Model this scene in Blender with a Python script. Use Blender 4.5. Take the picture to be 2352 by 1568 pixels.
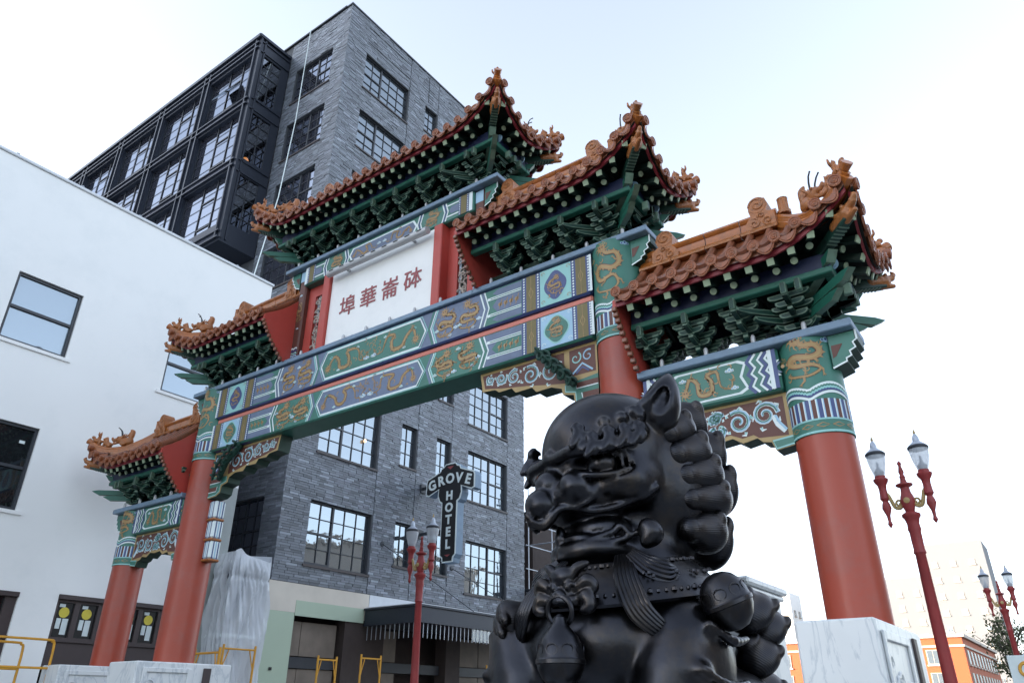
import bpy, bmesh, math, random
import numpy as np
from mathutils import Matrix, Vector, noise
random.seed(7)
R = math.radians
for o in list(bpy.data.objects): bpy.data.objects.remove(o)
scene = bpy.context.scene
COL = scene.collection

# ------------------------------------------------------------------ camera
EYE = Vector((0, 0, 1.6))
YAW, PITCH, ROLL, FPX = R(35.86), R(26.39), R(0.154), 1692.8   # FPX for a 2352 px wide picture
fw = Vector((-math.sin(YAW)*math.cos(PITCH), math.cos(YAW)*math.cos(PITCH), math.sin(PITCH)))
rt0 = Vector((math.cos(YAW), math.sin(YAW), 0)); up0 = rt0.cross(fw)
rt = rt0*math.cos(ROLL) + up0*math.sin(ROLL)
upv = -rt0*math.sin(ROLL) + up0*math.cos(ROLL)
cam_d = bpy.data.cameras.new('camera'); cam = bpy.data.objects.new('camera', cam_d); COL.objects.link(cam)
cam_d.sensor_width = 36; cam_d.lens = FPX*36/2352; cam_d.clip_start = .05; cam_d.clip_end = 3000
cam.matrix_world = Matrix(((rt.x, upv.x, -fw.x, EYE.x), (rt.y, upv.y, -fw.y, EYE.y), (rt.z, upv.z, -fw.z, EYE.z), (0, 0, 0, 1)))
scene.camera = cam

# ------------------------------------------------------------------ sky, sun, exposure
SUN = Vector((-.75, -.62, .15)).normalized()          # towards the sun: low, behind the left shoulder
world = bpy.data.worlds.new('World'); scene.world = world; world.use_nodes = True
wn = world.node_tree; wn.nodes.clear()
wo = wn.nodes.new('ShaderNodeOutputWorld'); bg = wn.nodes.new('ShaderNodeBackground'); sk = wn.nodes.new('ShaderNodeTexSky')
sk.sky_type = 'NISHITA'; sk.sun_disc = False
sk.sun_elevation = math.asin(SUN.z); sk.sun_rotation = math.atan2(SUN.x, SUN.y)
sk.altitude = 20; sk.air_density = 1.0; sk.dust_density = 1.2; sk.ozone_density = 2.0
hsv = wn.nodes.new('ShaderNodeHueSaturation'); hsv.inputs['Saturation'].default_value = .36
tint = wn.nodes.new('ShaderNodeMix'); tint.data_type = 'RGBA'; tint.blend_type = 'MULTIPLY'; tint.inputs[0].default_value = 1; tint.inputs[7].default_value = (.945, .985, 1.065, 1)
wn.links.new(sk.outputs[0], hsv.inputs['Color']); wn.links.new(hsv.outputs[0], tint.inputs[6]); wn.links.new(tint.outputs[2], bg.inputs[0])
bg.inputs[1].default_value = .15
wn.links.new(bg.outputs[0], wo.inputs[0])
sun_d = bpy.data.lights.new('sun', 'SUN'); sun = bpy.data.objects.new('sun', sun_d); COL.objects.link(sun)
sun_d.energy = 3.6; sun_d.angle = R(.5); sun_d.color = (1, .84, .64)
sun.rotation_euler = (-SUN).to_track_quat('-Z', 'Y').to_euler()
vs = scene.view_settings
vs.view_transform = 'Standard'; vs.look = 'None'; vs.gamma = 1; vs.use_curve_mapping = False; vs.exposure = 2.42

# ------------------------------------------------------------------ materials
def mat(name, col, rough=.6, metal=0., var=.12, scale=6., bump=0., bscale=40., spec=.5, coat=0., dirt=None, dirtamt=.5, dscale=2.5, attr=False):
    m = bpy.data.materials.new(name); m.use_nodes = True
    n = m.node_tree.nodes; l = m.node_tree.links; b = n['Principled BSDF']
    b.inputs['Roughness'].default_value = rough; b.inputs['Metallic'].default_value = metal
    b.inputs['Specular IOR Level'].default_value = spec; b.inputs['Coat Weight'].default_value = coat
    tc = n.new('ShaderNodeTexCoord')
    ns = n.new('ShaderNodeTexNoise'); ns.inputs['Scale'].default_value = scale; ns.inputs['Detail'].default_value = 6
    l.new(tc.outputs['Object'], ns.inputs['Vector'])
    mx = n.new('ShaderNodeMix'); mx.data_type = 'RGBA'
    c = Vector(col)
    mx.inputs[6].default_value = (*(c*(1-var)), 1); mx.inputs[7].default_value = (*[min(1, v) for v in c*(1+var)], 1)
    l.new(ns.outputs['Fac'], mx.inputs[0]); out = mx.outputs[2]
    if attr:
        a = n.new('ShaderNodeAttribute'); a.attribute_name = 'tone'
        m3 = n.new('ShaderNodeMix'); m3.data_type = 'RGBA'; m3.blend_type = 'MULTIPLY'; m3.inputs[0].default_value = 1
        l.new(out, m3.inputs[6]); l.new(a.outputs['Color'], m3.inputs[7]); out = m3.outputs[2]
    if dirt:
        n2 = n.new('ShaderNodeTexNoise'); n2.inputs['Scale'].default_value = dscale; n2.inputs['Detail'].default_value = 8; n2.inputs['Roughness'].default_value = .7
        l.new(tc.outputs['Object'], n2.inputs['Vector'])
        rp = n.new('ShaderNodeValToRGB'); rp.color_ramp.elements[0].position = .48; rp.color_ramp.elements[1].position = .72
        rp.color_ramp.elements[1].color = (dirtamt,)*3 + (1,)
        l.new(n2.outputs['Fac'], rp.inputs[0])
        m2 = n.new('ShaderNodeMix'); m2.data_type = 'RGBA'; m2.inputs[7].default_value = (*dirt, 1)
        l.new(rp.outputs[0], m2.inputs[0]); l.new(out, m2.inputs[6]); out = m2.outputs[2]
    l.new(out, b.inputs['Base Color'])
    if bump:
        nb = n.new('ShaderNodeTexNoise'); nb.inputs['Scale'].default_value = bscale; nb.inputs['Detail'].default_value = 5
        l.new(tc.outputs['Object'], nb.inputs['Vector'])
        bp = n.new('ShaderNodeBump'); bp.inputs['Strength'].default_value = bump; bp.inputs['Distance'].default_value = .01
        l.new(nb.outputs['Fac'], bp.inputs['Height']); l.new(bp.outputs[0], b.inputs['Normal'])
    return m
def emit(name, col, s):
    m = bpy.data.materials.new(name); m.use_nodes = True; b = m.node_tree.nodes['Principled BSDF']
    b.inputs['Emission Color'].default_value = (*col, 1); b.inputs['Emission Strength'].default_value = s
    return m
def glassmat(name, tint, dark, fac, rough=.03):
    m = bpy.data.materials.new(name); m.use_nodes = True; n = m.node_tree.nodes; l = m.node_tree.links; n.clear()
    o = n.new('ShaderNodeOutputMaterial'); mx = n.new('ShaderNodeMixShader'); d = n.new('ShaderNodeBsdfDiffuse'); g = n.new('ShaderNodeBsdfGlossy')
    d.inputs[0].default_value = (*dark, 1); g.inputs[0].default_value = (*tint, 1); g.inputs[1].default_value = rough
    fr = n.new('ShaderNodeLayerWeight'); fr.inputs[0].default_value = .35
    mr = n.new('ShaderNodeMapRange'); mr.inputs[3].default_value = fac; mr.inputs[4].default_value = min(1, fac+.45)
    l.new(fr.outputs['Fresnel'], mr.inputs[0]); l.new(mr.outputs[0], mx.inputs[0])
    tc = n.new('ShaderNodeTexCoord'); nt = n.new('ShaderNodeTexNoise'); nt.inputs['Scale'].default_value = 1.3
    bp = n.new('ShaderNodeBump'); bp.inputs['Strength'].default_value = .06; bp.inputs['Distance'].default_value = .05
    l.new(tc.outputs['Object'], nt.inputs['Vector']); l.new(nt.outputs['Fac'], bp.inputs['Height']); l.new(bp.outputs[0], g.inputs['Normal'])
    l.new(d.outputs[0], mx.inputs[1]); l.new(g.outputs[0], mx.inputs[2]); l.new(mx.outputs[0], o.inputs[0])
    return m
def clearglass(name, tint, fac, rough=.02):
    m = bpy.data.materials.new(name); m.use_nodes = True; n = m.node_tree.nodes; l = m.node_tree.links; n.clear()
    o = n.new('ShaderNodeOutputMaterial'); mx = n.new('ShaderNodeMixShader'); d = n.new('ShaderNodeBsdfTransparent'); g = n.new('ShaderNodeBsdfGlossy')
    d.inputs[0].default_value = (*tint, 1); g.inputs[0].default_value = (.8, .85, .9, 1); g.inputs[1].default_value = rough
    mx.inputs[0].default_value = fac
    l.new(d.outputs[0], mx.inputs[1]); l.new(g.outputs[0], mx.inputs[2]); l.new(mx.outputs[0], o.inputs[0])
    return m
M = {}
def defm(n, *a, **k): M[n] = mat(n, *a, **k)
defm('col_red', (.32, .047, .022), .42, var=.10, scale=1.5, bump=.04, bscale=9, coat=.05, dirt=(.27, .075, .055), dirtamt=.8, dscale=1.6)
defm('panel_red', (.42, .055, .04), .5, var=.1, dirt=(.33, .08, .06), dirtamt=.5)
defm('strip_red', (.55, .17, .125), .5, var=.08)
defm('fascia_red', (.22, .018, .026), .5, var=.2)
defm('tile', (.20, .064, .028), .34, var=.35, scale=9, bump=.35, bscale=60, dirt=(.06, .036, .022), dirtamt=.85, dscale=5, coat=.2)
defm('tile_face', (.28, .088, .034), .36, var=.25, scale=30, bump=.8, bscale=45, dirt=(.12, .065, .04), dirtamt=.85, dscale=7)
defm('ridge', (.37, .115, .022), .3, var=.25, scale=7, bump=.2, bscale=30, dirt=(.12, .06, .02), dirtamt=.7, dscale=4, coat=.3)
defm('carved', (.35, .122, .032), .42, var=.3, scale=16, bump=.9, bscale=26, dirt=(.12, .06, .025), dirtamt=.7, dscale=9)
defm('bracket', (.007, .045, .031), .55, var=.35, scale=8, dirt=(.008, .016, .014), dirtamt=.85, dscale=6)
defm('bracket_edge', (.12, .20, .145), .55, var=.35, scale=12, dirt=(.05, .07, .04), dirtamt=.8, dscale=7)
defm('raft_end', (.30, .38, .25), .6, var=.2)
defm('raft', (.006, .022, .016), .6)
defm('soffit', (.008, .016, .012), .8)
defm('purlin_green', (.012, .105, .07), .5, var=.15)
defm('purlin_blue', (.008, .015, .052), .5, var=.15)
defm('plate_blue', (.16, .24, .33), .55, var=.15, dirt=(.1, .12, .12), dirtamt=.4)
defm('pgreen', (.040, .165, .125), .45, var=.12, scale=3, dirt=(.02, .11, .08), dirtamt=.5)
defm('pblue', (.040, .065, .185), .45, var=.12)
defm('pviolet', (.125, .165, .25), .55, var=.15, dirt=(.09, .12, .18), dirtamt=.6, dscale=4)
defm('pwhite', (.66, .74, .74), .5, var=.06)
defm('pcyan', (.26, .52, .50), .5, var=.1)
defm('plight', (.30, .48, .62), .5, var=.1)
defm('pgold', (.33, .20, .08), .42, var=.3, scale=25)
defm('polive', (.15, .12, .04), .55, var=.2)
defm('pbrown', (.105, .035, .024), .55, var=.15)
defm('ptan', (.36, .25, .10), .5, var=.2)
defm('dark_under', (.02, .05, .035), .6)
defm('signwhite', (.80, .80, .78), .5, var=.03, scale=2, dirt=(.62, .63, .62), dirtamt=.4, dscale=1.2)
defm('signred', (.28, .065, .07), .55, var=.15)
defm('metal_grey', (.45, .46, .47), .4, metal=.3, var=.1)
defm('black', (.012, .012, .014), .5)
defm('marble', (.66, .68, .68), .35, var=.08, scale=3)
defm('bronze', (.036, .037, .043), .33, metal=1., var=.35, scale=4, bump=.30, bscale=13, dirt=(.070, .056, .042), dirtamt=.6, dscale=5)
defm('stucco', (.80, .81, .80), .85, var=.03, scale=.8, bump=.12, bscale=30, dirt=(.66, .69, .69), dirtamt=.5, dscale=.45)
defm('stucco_grey', (.33, .36, .35), .9, var=.15, scale=3, bump=.25, bscale=14)
defm('coping', (.60, .63, .66), .5)
defm('frame_dark', (.028, .033, .042), .45)
defm('brown_dark', (.050, .036, .036), .5, var=.15)
defm('navy_steel', (.024, .030, .045), .4, metal=.2, var=.1)
defm('navy_panel', (.085, .092, .125), .45, metal=.2, var=.1)
defm('brick', (.15, .168, .188), .48, var=.2, scale=4, attr=True, bump=.2, bscale=30)
defm('mortar', (.075, .082, .092), .9)
defm('steel_sill', (.055, .045, .045), .5)
defm('wood', (.19, .155, .125), .7, var=.4, scale=2.2)
defm('plywood', (.62, .57, .49), .7, var=.15, scale=1.5)
defm('sheath', (.43, .52, .40), .8, var=.08, scale=1)
defm('lamp_red', (.30, .035, .035), .45, var=.15, dirt=(.18, .03, .03), dirtamt=.5)
defm('lamp_gold', (.42, .30, .12), .4, var=.2)
defm('lamp_grey', (.42, .46, .52), .35, metal=.4)
defm('yellow', (.62, .30, .02), .45, var=.15, dirt=(.3, .18, .06), dirtamt=.5, dscale=8)
defm('pipe', (.42, .45, .5), .4, metal=.6)
defm('asphalt', (.05, .05, .052), .9, var=.2, scale=20, bump=.3, bscale=120)
defm('concrete', (.30, .30, .29), .9, var=.1, scale=3, bump=.1, bscale=50)
defm('orange_wall', (.34, .078, .026), .8, var=.06)
defm('cream_wall', (.165, .172, .185), .8, var=.04)
defm('trim', (.42, .37, .32), .7)
defm('brownbrick', (.055, .040, .036), .8, var=.2)
defm('leaf', (.06, .075, .025), .7, var=.4)
defm('bark', (.06, .05, .045), .9)
defm('paper', (.62, .70, .70), .7)
defm('sticker', (.62, .52, .06), .6)
defm('wallgen', (.40, .36, .32), .9)
M['glass'] = glassmat('glass', (.60, .68, .74), (.05, .06, .07), .32)
M['glass_box'] = glassmat('glass_box', (.40, .45, .54), (.04, .04, .05), .45)
M['glass_dark'] = glassmat('glass_dark', (.6, .65, .7), (.012, .014, .016), .06)
M['glass_blue'] = glassmat('glass_blue', (.46, .53, .58), (.17, .21, .25), .36)
M['glass_clear'] = clearglass('glass_clear', (.55, .55, .62), .22)
M['lantern'] = mat('lantern', (.62, .66, .70), .25, var=.05); M['lantern'].node_tree.nodes['Principled BSDF'].inputs['Alpha'].default_value = .6
M['strip_clear'] = clearglass('strip_clear', (.88, .92, .94), .3, .25)
M['glow'] = emit('glow', (1, .42, .10), .6)
M['glow2'] = emit('glow2', (1, .62, .30), .25)

# marble veins
def veins(m, dark, scale):
    n = m.node_tree.nodes; l = m.node_tree.links; b = n['Principled BSDF']
    src = b.inputs['Base Color'].links[0].from_socket
    tc = n.new('ShaderNodeTexCoord'); mp = n.new('ShaderNodeMapping'); mp.inputs['Rotation'].default_value = (.3, .5, .4); mp.inputs['Scale'].default_value = (1.6, 1.2, .5)
    w = n.new('ShaderNodeTexNoise'); w.inputs['Scale'].default_value = scale; w.inputs['Detail'].default_value = 9; w.inputs['Roughness'].default_value = .62; w.inputs['Distortion'].default_value = 1.3
    l.new(tc.outputs['Object'], mp.inputs[0]); l.new(mp.outputs[0], w.inputs['Vector'])
    rp = n.new('ShaderNodeValToRGB'); e = rp.color_ramp.elements
    e[0].position = .475; e[0].color = (0, 0, 0, 1); e[1].position = .50; e[1].color = (.8, .8, .8, 1); x = e.new(.53); x.color = (0, 0, 0, 1)
    l.new(w.outputs['Fac'], rp.inputs[0])
    mx = n.new('ShaderNodeMix'); mx.data_type = 'RGBA'; mx.inputs[7].default_value = (*dark, 1)
    l.new(rp.outputs[0], mx.inputs[0]); l.new(src, mx.inputs[6]); l.new(mx.outputs[2], b.inputs['Base Color'])
veins(M['marble'], (.44, .48, .51), 1.2)
# hammered hair lines for the bronze curls
def hairlines(name, sc):
    m = M['bronze'].copy(); m.name = name; M[name] = m
    n = m.node_tree.nodes; l = m.node_tree.links; b = n['Principled BSDF']
    tc = n.new('ShaderNodeTexCoord'); w = n.new('ShaderNodeTexWave'); w.wave_type = 'BANDS'; w.bands_direction = 'Z'
    w.inputs['Scale'].default_value = sc; w.inputs['Distortion'].default_value = 2.2; w.inputs['Detail'].default_value = 1; w.inputs['Detail Scale'].default_value = .6
    l.new(tc.outputs['Object'], w.inputs['Vector'])
    bp = n.new('ShaderNodeBump'); bp.inputs['Strength'].default_value = .3; bp.inputs['Distance'].default_value = .002
    l.new(w.outputs['Fac'], bp.inputs['Height']); l.new(bp.outputs[0], b.inputs['Normal'])
hairlines('bronze_hair', 42)

# ------------------------------------------------------------------ object helpers
WORLD = {}
def setp(o, parent, M_=Matrix.Identity(4)):
    if parent:
        o.parent = parent; o.matrix_parent_inverse = WORLD[parent].inverted()
    o.matrix_basis = M_; WORLD[o] = M_
    COL.objects.link(o); return o
def tag(o, label=None, cat=None, group=None, kind=None):
    if label: o['label'] = label
    if cat: o['category'] = cat
    if group: o['group'] = group
    if kind: o['kind'] = kind
    return o
def empty(name, loc, label, cat, group=None):
    o = bpy.data.objects.new(name, None); o.empty_display_size = .3
    setp(o, None, Matrix.Translation(loc)); return tag(o, label, cat, group)
def inst(name, me, parent, Mx):
    return setp(bpy.data.objects.new(name, me), parent, Mx)
class MB:
    def __init__(s): s.v = []; s.f = []; s.m = []
    def add(s, vs, fs, m=0):
        k = len(s.v); s.v += [tuple(p) for p in vs]; s.f += [tuple(i+k for i in f) for f in fs]
        s.m += ([m]*len(fs) if isinstance(m, int) else list(m)); return s
    def box(s, lo, hi, m=0, X=None):
        x0, y0, z0 = lo; x1, y1, z1 = hi
        v = [(x0, y0, z0), (x1, y0, z0), (x1, y1, z0), (x0, y1, z0), (x0, y0, z1), (x1, y0, z1), (x1, y1, z1), (x0, y1, z1)]
        if X is not None: v = [X @ Vector(p) for p in v]
        return s.add(v, [(0, 3, 2, 1), (4, 5, 6, 7), (0, 1, 5, 4), (1, 2, 6, 5), (2, 3, 7, 6), (3, 0, 4, 7)], m)
    def cbox(s, lo, hi, c, m=0, X=None):      # box with chamfered edges
        x0, y0, z0 = lo; x1, y1, z1 = hi; v = []
        for z in (z0, z1):
            for (x, y) in ((x0, y0), (x1, y0), (x1, y1), (x0, y1)):
                sx = 1 if x == x0 else -1; sy = 1 if y == y0 else -1; sz = 1 if z == z0 else -1
                v += [(x, y+sy*c, z+sz*c), (x+sx*c, y, z+sz*c), (x+sx*c, y+sy*c, z)]
        if X is not None: v = [X @ Vector(p) for p in v]
        f = []
        def q(*a): f.append(a)
        i = lambda k, a: k*3+a
        q(i(0,2), i(3,2), i(2,2), i(1,2)); q(i(4,2), i(5,2), i(6,2), i(7,2))
        q(i(0,1), i(1,1), i(5,1), i(4,1)); q(i(2,1), i(3,1), i(7,1), i(6,1))
        q(i(1,0), i(2,0), i(6,0), i(5,0)); q(i(3,0), i(0,0), i(4,0), i(7,0))
        for a, b in ((0,1),(2,3)):
            q(i(a,2), i(b,2), i(b,1), i(a,1)); q(i(a+4,1), i(b+4,1), i(b+4,2), i(a+4,2))
        for a, b in ((1,2),(3,0)):
            q(i(a,2), i(b,2), i(b,0), i(a,0)); q(i(a+4,0), i(b+4,0), i(b+4,2), i(a+4,2))
        for a in range(4):
            if a in (0, 2): q(i(a,0), i(a,1), i(a+4,1), i(a+4,0))
            else: q(i(a,1), i(a,0), i(a+4,0), i(a+4,1))
        for k in range(8): f.append((i(k,0), i(k,1), i(k,2)))
        return s.add(v, f, m)
    def prism(s, poly, d0, d1, axis='y', m=0, msides=None):
        n = len(poly)
        def P(a, b, d): return {'y': (a, d, b), 'x': (d, a, b), 'z': (a, b, d)}[axis]
        v = [P(a, b, d0) for a, b in poly] + [P(a, b, d1) for a, b in poly]
        f = [tuple(range(n)), tuple(range(2*n-1, n-1, -1))] + [(i, i+n, (i+1) % n+n, (i+1) % n) for i in range(n)]
        ms = m if msides is None else msides
        return s.add(v, f, [m, m]+[ms]*n)
    def tube(s, path, rad, n=8, m=0, cap=True, sq=None):
        path = [Vector(p) for p in path]; k = len(path)
        if not hasattr(rad, '__len__'): rad = [rad]*k
        up = Vector((0, 0, 1)); vs = []
        t0 = (path[1]-path[0]).normalized()
        if abs(t0.z) > .95: up = Vector((0, 1, 0))
        b = t0.cross(up).normalized()
        for i, p in enumerate(path):
            t = (path[min(i+1, k-1)]-path[max(i-1, 0)]).normalized()
            b = (b - t*b.dot(t)).normalized(); c = b.cross(t)
            for j in range(n):
                a = 2*math.pi*(j+.5)/n
                vs.append(p + (b*math.cos(a)+c*math.sin(a))*rad[i])
        f = [(i*n+j, i*n+(j+1) % n, (i+1)*n+(j+1) % n, (i+1)*n+j) for i in range(k-1) for j in range(n)]
        if cap: f += [tuple(range(n-1, -1, -1)), tuple(range((k-1)*n, k*n))]
        return s.add(vs, f, m)
    def lathe(s, prof, n=16, X=None, m=0, ms=None):
        v = []; f = []; mm = []
        for r, z in prof:
            for j in range(n):
                a = 2*math.pi*j/n; p = Vector((r*math.cos(a), r*math.sin(a), z)); v.append(X @ p if X is not None else p)
        for i in range(len(prof)-1):
            for j in range(n):
                f.append((i*n+j, i*n+(j+1) % n, (i+1)*n+(j+1) % n, (i+1)*n+j)); mm.append(ms[i] if ms else m)
        f += [tuple(range(n-1, -1, -1)), tuple(range((len(prof)-1)*n, len(prof)*n))]; mm += [ms[0] if ms else m, ms[-1] if ms else m]
        return s.add(v, f, mm)
    def mesh(s, name, mats, smooth=False):
        me = bpy.data.meshes.new(name); me.from_pydata(s.v, [], s.f); me.update()
        for q in mats: me.materials.append(M[q] if isinstance(q, str) else q)
        if len(mats) > 1: me.polygons.foreach_set('material_index', s.m)
        if smooth:
            me.polygons.foreach_set('use_smooth', [True]*len(me.polygons))
            me.set_sharp_from_angle(angle=R(38))
        return me
    def build(s, name, mats, parent=None, smooth=False, X=None):
        if isinstance(mats, str): mats = [mats]
        return setp(bpy.data.objects.new(name, s.mesh(name, mats, smooth)), parent, X or Matrix.Identity(4))
def crom(pts, n=6, closed=False):
    pts = [np.array(p, float) for p in pts]; out = []; k = len(pts)
    for i in range(k if closed else k-1):
        if closed: a, b, c, d = (pts[(i+j-1) % k] for j in range(4))
        else: a, b, c, d = pts[max(i-1, 0)], pts[i], pts[i+1], pts[min(i+2, k-1)]
        for j in range(n):
            t = j/n
            out.append(.5*((2*b)+(-a+c)*t+(2*a-5*b+4*c-d)*t*t+(-a+3*b-3*c+d)*t**3))
    if not closed: out.append(pts[-1])
    return out
def px_ray(x, y):
    return ((x-1176)/FPX)*rt - ((y-784)/FPX)*upv + fw
def T(x, y, z): return Matrix.Translation((x, y, z))
def text_mesh(body, size, offset=0., extrude=.0):
    cu = bpy.data.curves.new('txt', 'FONT'); cu.body = body; cu.size = size; cu.align_x = 'CENTER'; cu.offset = offset; cu.extrude = extrude
    cu.resolution_u = 3
    o = bpy.data.objects.new('txt', cu); COL.objects.link(o)
    dg = bpy.context.evaluated_depsgraph_get(); me = bpy.data.meshes.new_from_object(o.evaluated_get(dg))
    bpy.data.objects.remove(o); return me
# ================================================================== SETTING
MB().add([(-1500, -1500, 0), (1500, -1500, 0), (1500, 1500, 0), (-1500, 1500, 0)], [(0, 1, 2, 3)]).build('ground', 'asphalt')['kind'] = 'structure'
def slab(name, x0, y0, x1, y1, m='concrete', h=.13):
    o = MB().cbox((x0, y0, -.05), (x1, y1, h), .02).build(name, m); o['kind'] = 'structure'; return o
slab('pavement_west', -18.69, -14, -13.75, 60)
slab('pavement_east', -4.9, -3, 9, 60)
slab('pavement_far', -60, 128, 20, 131.8)
for y in range(-12, 60, 8):
    MB().box((-9.38, y, .002), (-9.26, y+3, .006)).build('lane_marking', 'pwhite')['kind'] = 'structure'

def rect_split(u0, u1, v0, v1, ops):
    us = sorted({u0, u1, *[o[0] for o in ops], *[o[1] for o in ops]}); us = [u for u in us if u0 <= u <= u1]
    out = []
    for a, b in zip(us, us[1:]):
        mid = (a+b)/2; cuts = sorted([(o[2], o[3]) for o in ops if o[0] < mid < o[1]]); z = v0
        for c0, c1 in cuts:
            if c0 > z: out.append((a, b, z, c0))
            z = max(z, c1)
        if z < v1: out.append((a, b, z, v1))
    return out
def facade(mb, P, u0, u1, v0, v1, ops, reveal, m=0, mr=None):
    for a, b, c, d in rect_split(u0, u1, v0, v1, ops):
        mb.add([P(a, c, 0), P(b, c, 0), P(b, d, 0), P(a, d, 0)], [(0, 1, 2, 3)], m)
    for a, b, c, d in ops:
        q = [P(a, c, 0), P(b, c, 0), P(b, d, 0), P(a, d, 0), P(a, c, -reveal), P(b, c, -reveal), P(b, d, -reveal), P(a, d, -reveal)]
        mb.add(q, [(0, 1, 5, 4), (1, 2, 6, 5), (2, 3, 7, 6), (3, 0, 4, 7)], m if mr is None else mr)
def pbox(mb, P, u0, u1, v0, v1, d0, d1, m=0):
    v = [P(u0, v0, d0), P(u1, v0, d0), P(u1, v1, d0), P(u0, v1, d0), P(u0, v0, d1), P(u1, v0, d1), P(u1, v1, d1), P(u0, v1, d1)]
    mb.add(v, [(0, 3, 2, 1), (4, 5, 6, 7), (0, 1, 5, 4), (1, 2, 6, 5), (2, 3, 7, 6), (3, 0, 4, 7)], m)

# ------------------------------------------------------------------ white stucco building
XF = -18.7
PW = lambda u, v, d: (XF+d, u, v)
wb = empty('stucco_building', (-24, 0, 0), 'white stucco building with plain wall and black sash windows behind the gate columns', 'building')
WINS = [(5.40, 6.95, 9.33, 11.1), (9.47, 11.02, 9.33, 11.1), (5.32, 6.87, 5.53, 7.46), (1.3, 2.85, 9.33, 11.1), (1.3, 2.85, 5.53, 7.46)]
SHOPS = [(8.26, 11.6, 0.13, 3.9), (4.2, 7.43, .13, 3.85)]
w = MB(); facade(w, PW, -14, 12.38, 0, 14.0, WINS+SHOPS, .16)
w.box((-45, -14, 0), (XF-.6, 12.36, 13.98)); w.add([PW(-14, 0, 0), PW(-14, 14, 0), PW(-14, 14, -.62), PW(-14, 0, -.62)], [(0, 1, 2, 3)])
w.add([PW(12.38, 0, 0), PW(12.38, 14, 0), PW(12.38, 14, -.62), PW(12.38, 0, -.62)], [(0, 3, 2, 1)])
w.add([PW(-14, 14, 0), PW(12.38, 14, 0), PW(12.38, 14, -.62), PW(-14, 14, -.62)], [(0, 3, 2, 1)])
w.build('wall', 'stucco', wb)
c = MB(); c.cbox((XF-.35, -14.02, 14.003), (XF+.05, 12.42, 14.09), .015); cp = c.build('coping', 'coping', wb)
for k in range(9):
    MB().cbox((XF+.0, -2+k*1.62, 14.09), (XF+.05, -1.93+k*1.62, 14.12), .01).build('coping_clip', 'lamp_grey', cp)
for i, (a, b, z0, z1) in enumerate(WINS):
    f = MB(); t = .07
    pbox(f, PW, a+.002, b-.002, z0+.002, z0+t, -.15, -.06); pbox(f, PW, a+.002, b-.002, z1-t, z1-.002, -.15, -.06)
    pbox(f, PW, a+.002, a+t, z0+t, z1-t, -.15, -.06); pbox(f, PW, b-t, b-.002, z0+t, z1-t, -.15, -.06)
    zm = (z0+z1)/2; pbox(f, PW, a+t, b-t, zm-.035, zm+.035, -.15, -.075)
    fo = f.build('window', 'frame_dark', wb)
    dark = (i == 2)
    g = 'glass_dark' if dark else 'glass_blue'
    for q0, q1, dd in ((z0+t, zm-.035, -.125), (zm+.035, z1-t, -.105)):
        p = MB(); pbox(p, PW, a+t, b-t, q0, q1, dd-.01, dd); p.build('pane', g, fo)
    s = MB(); pbox(s, PW, a-.12, b+.12, z0-.085, z0-.005, .0, .045); s.build('sill', 'stucco', fo)
    if dark:
        p = MB(); pbox(p, PW, 6.55, 6.67, 7.05, 7.12, -.1, -.095); pbox(p, PW, 6.1, 6.3, 6.5, 6.7, -.12, -.115); p.build('paper_notice', 'paper', fo)
# shopfronts
def shop(a, b, z1, wins):
    f = MB()
    ops = [(x, y, 3.0, 3.74) for x, y in wins]
    Pd = lambda u, v, d: PW(u, v, d-.06)
    facade(f, Pd, a+.004, b-.004, 2.42, z1-.004, ops, .07)
    pbox(f, PW, a+.004, b-.004, z1-.10, z1-.006, -.055, .03); pbox(f, PW, a+.004, b-.004, 2.90, 2.97, -.055, -.005); pbox(f, PW, a+.004, b-.004, 2.40, 2.47, -.055, -.0)
    fo = f.build('shopfront', 'brown_dark', wb)
    p = MB(); pbox(p, PW, a+.004, b-.004, .13, 2.40, -.3, -.28); p.build('entrance_glass', 'glass_dark', fo)
    for x, y in wins:
        p = MB(); pbox(p, PW, x, y, 3.0, 3.74, -.13, -.12); p.build('pane', 'glass_dark', fo)
        cx = (x+y)/2
        s = MB(); s.prism([(cx+.115*math.cos(t), 3.53+.115*math.sin(t)) for t in np.linspace(0, 2*math.pi, 20)[:-1]], XF-.117, XF-.114, 'x'); s.build('round_sticker', 'sticker', fo)
        s = MB(); pbox(s, PW, cx-.13, cx-.03, 3.18, 3.40, -.117, -.114); pbox(s, PW, cx+.0, cx+.13, 3.06, 3.40, -.117, -.114); pbox(s, PW, cx-.13, cx+.0, 3.64, 3.71, -.117, -.114); s.build('paper_notice', 'paper', fo)
    return fo
sf = shop(8.26, 11.6, 3.9, [(8.33, 8.70), (8.82, 9.24), (9.36, 9.76), (9.88, 10.24), (10.36, 10.76), (10.9, 11.3)])
shop(4.2, 7.43, 3.85, [(6.75, 7.2), (6.2, 6.62), (5.5, 6.0)])
l = MB(); l.lathe([(.001, 0), (.03, .02), (.035, .05), (.02, .08)], 10, T(XF-.10, 8.77, 3.66)); l.build('lit_bulb', 'glow2', sf)
# bare render strip at the building's end, ragged where the paint stops
e = [(12.381, .13)] + [(12.381, 7.25)] + [(11.78+random.uniform(-.05, .05), 7.25-k*.22) for k in range(33)]
MB().prism([(a, b) for a, b in e], XF+.001, XF+.004, 'x').build('bare_render_strip', 'stucco_grey', wb)

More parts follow.
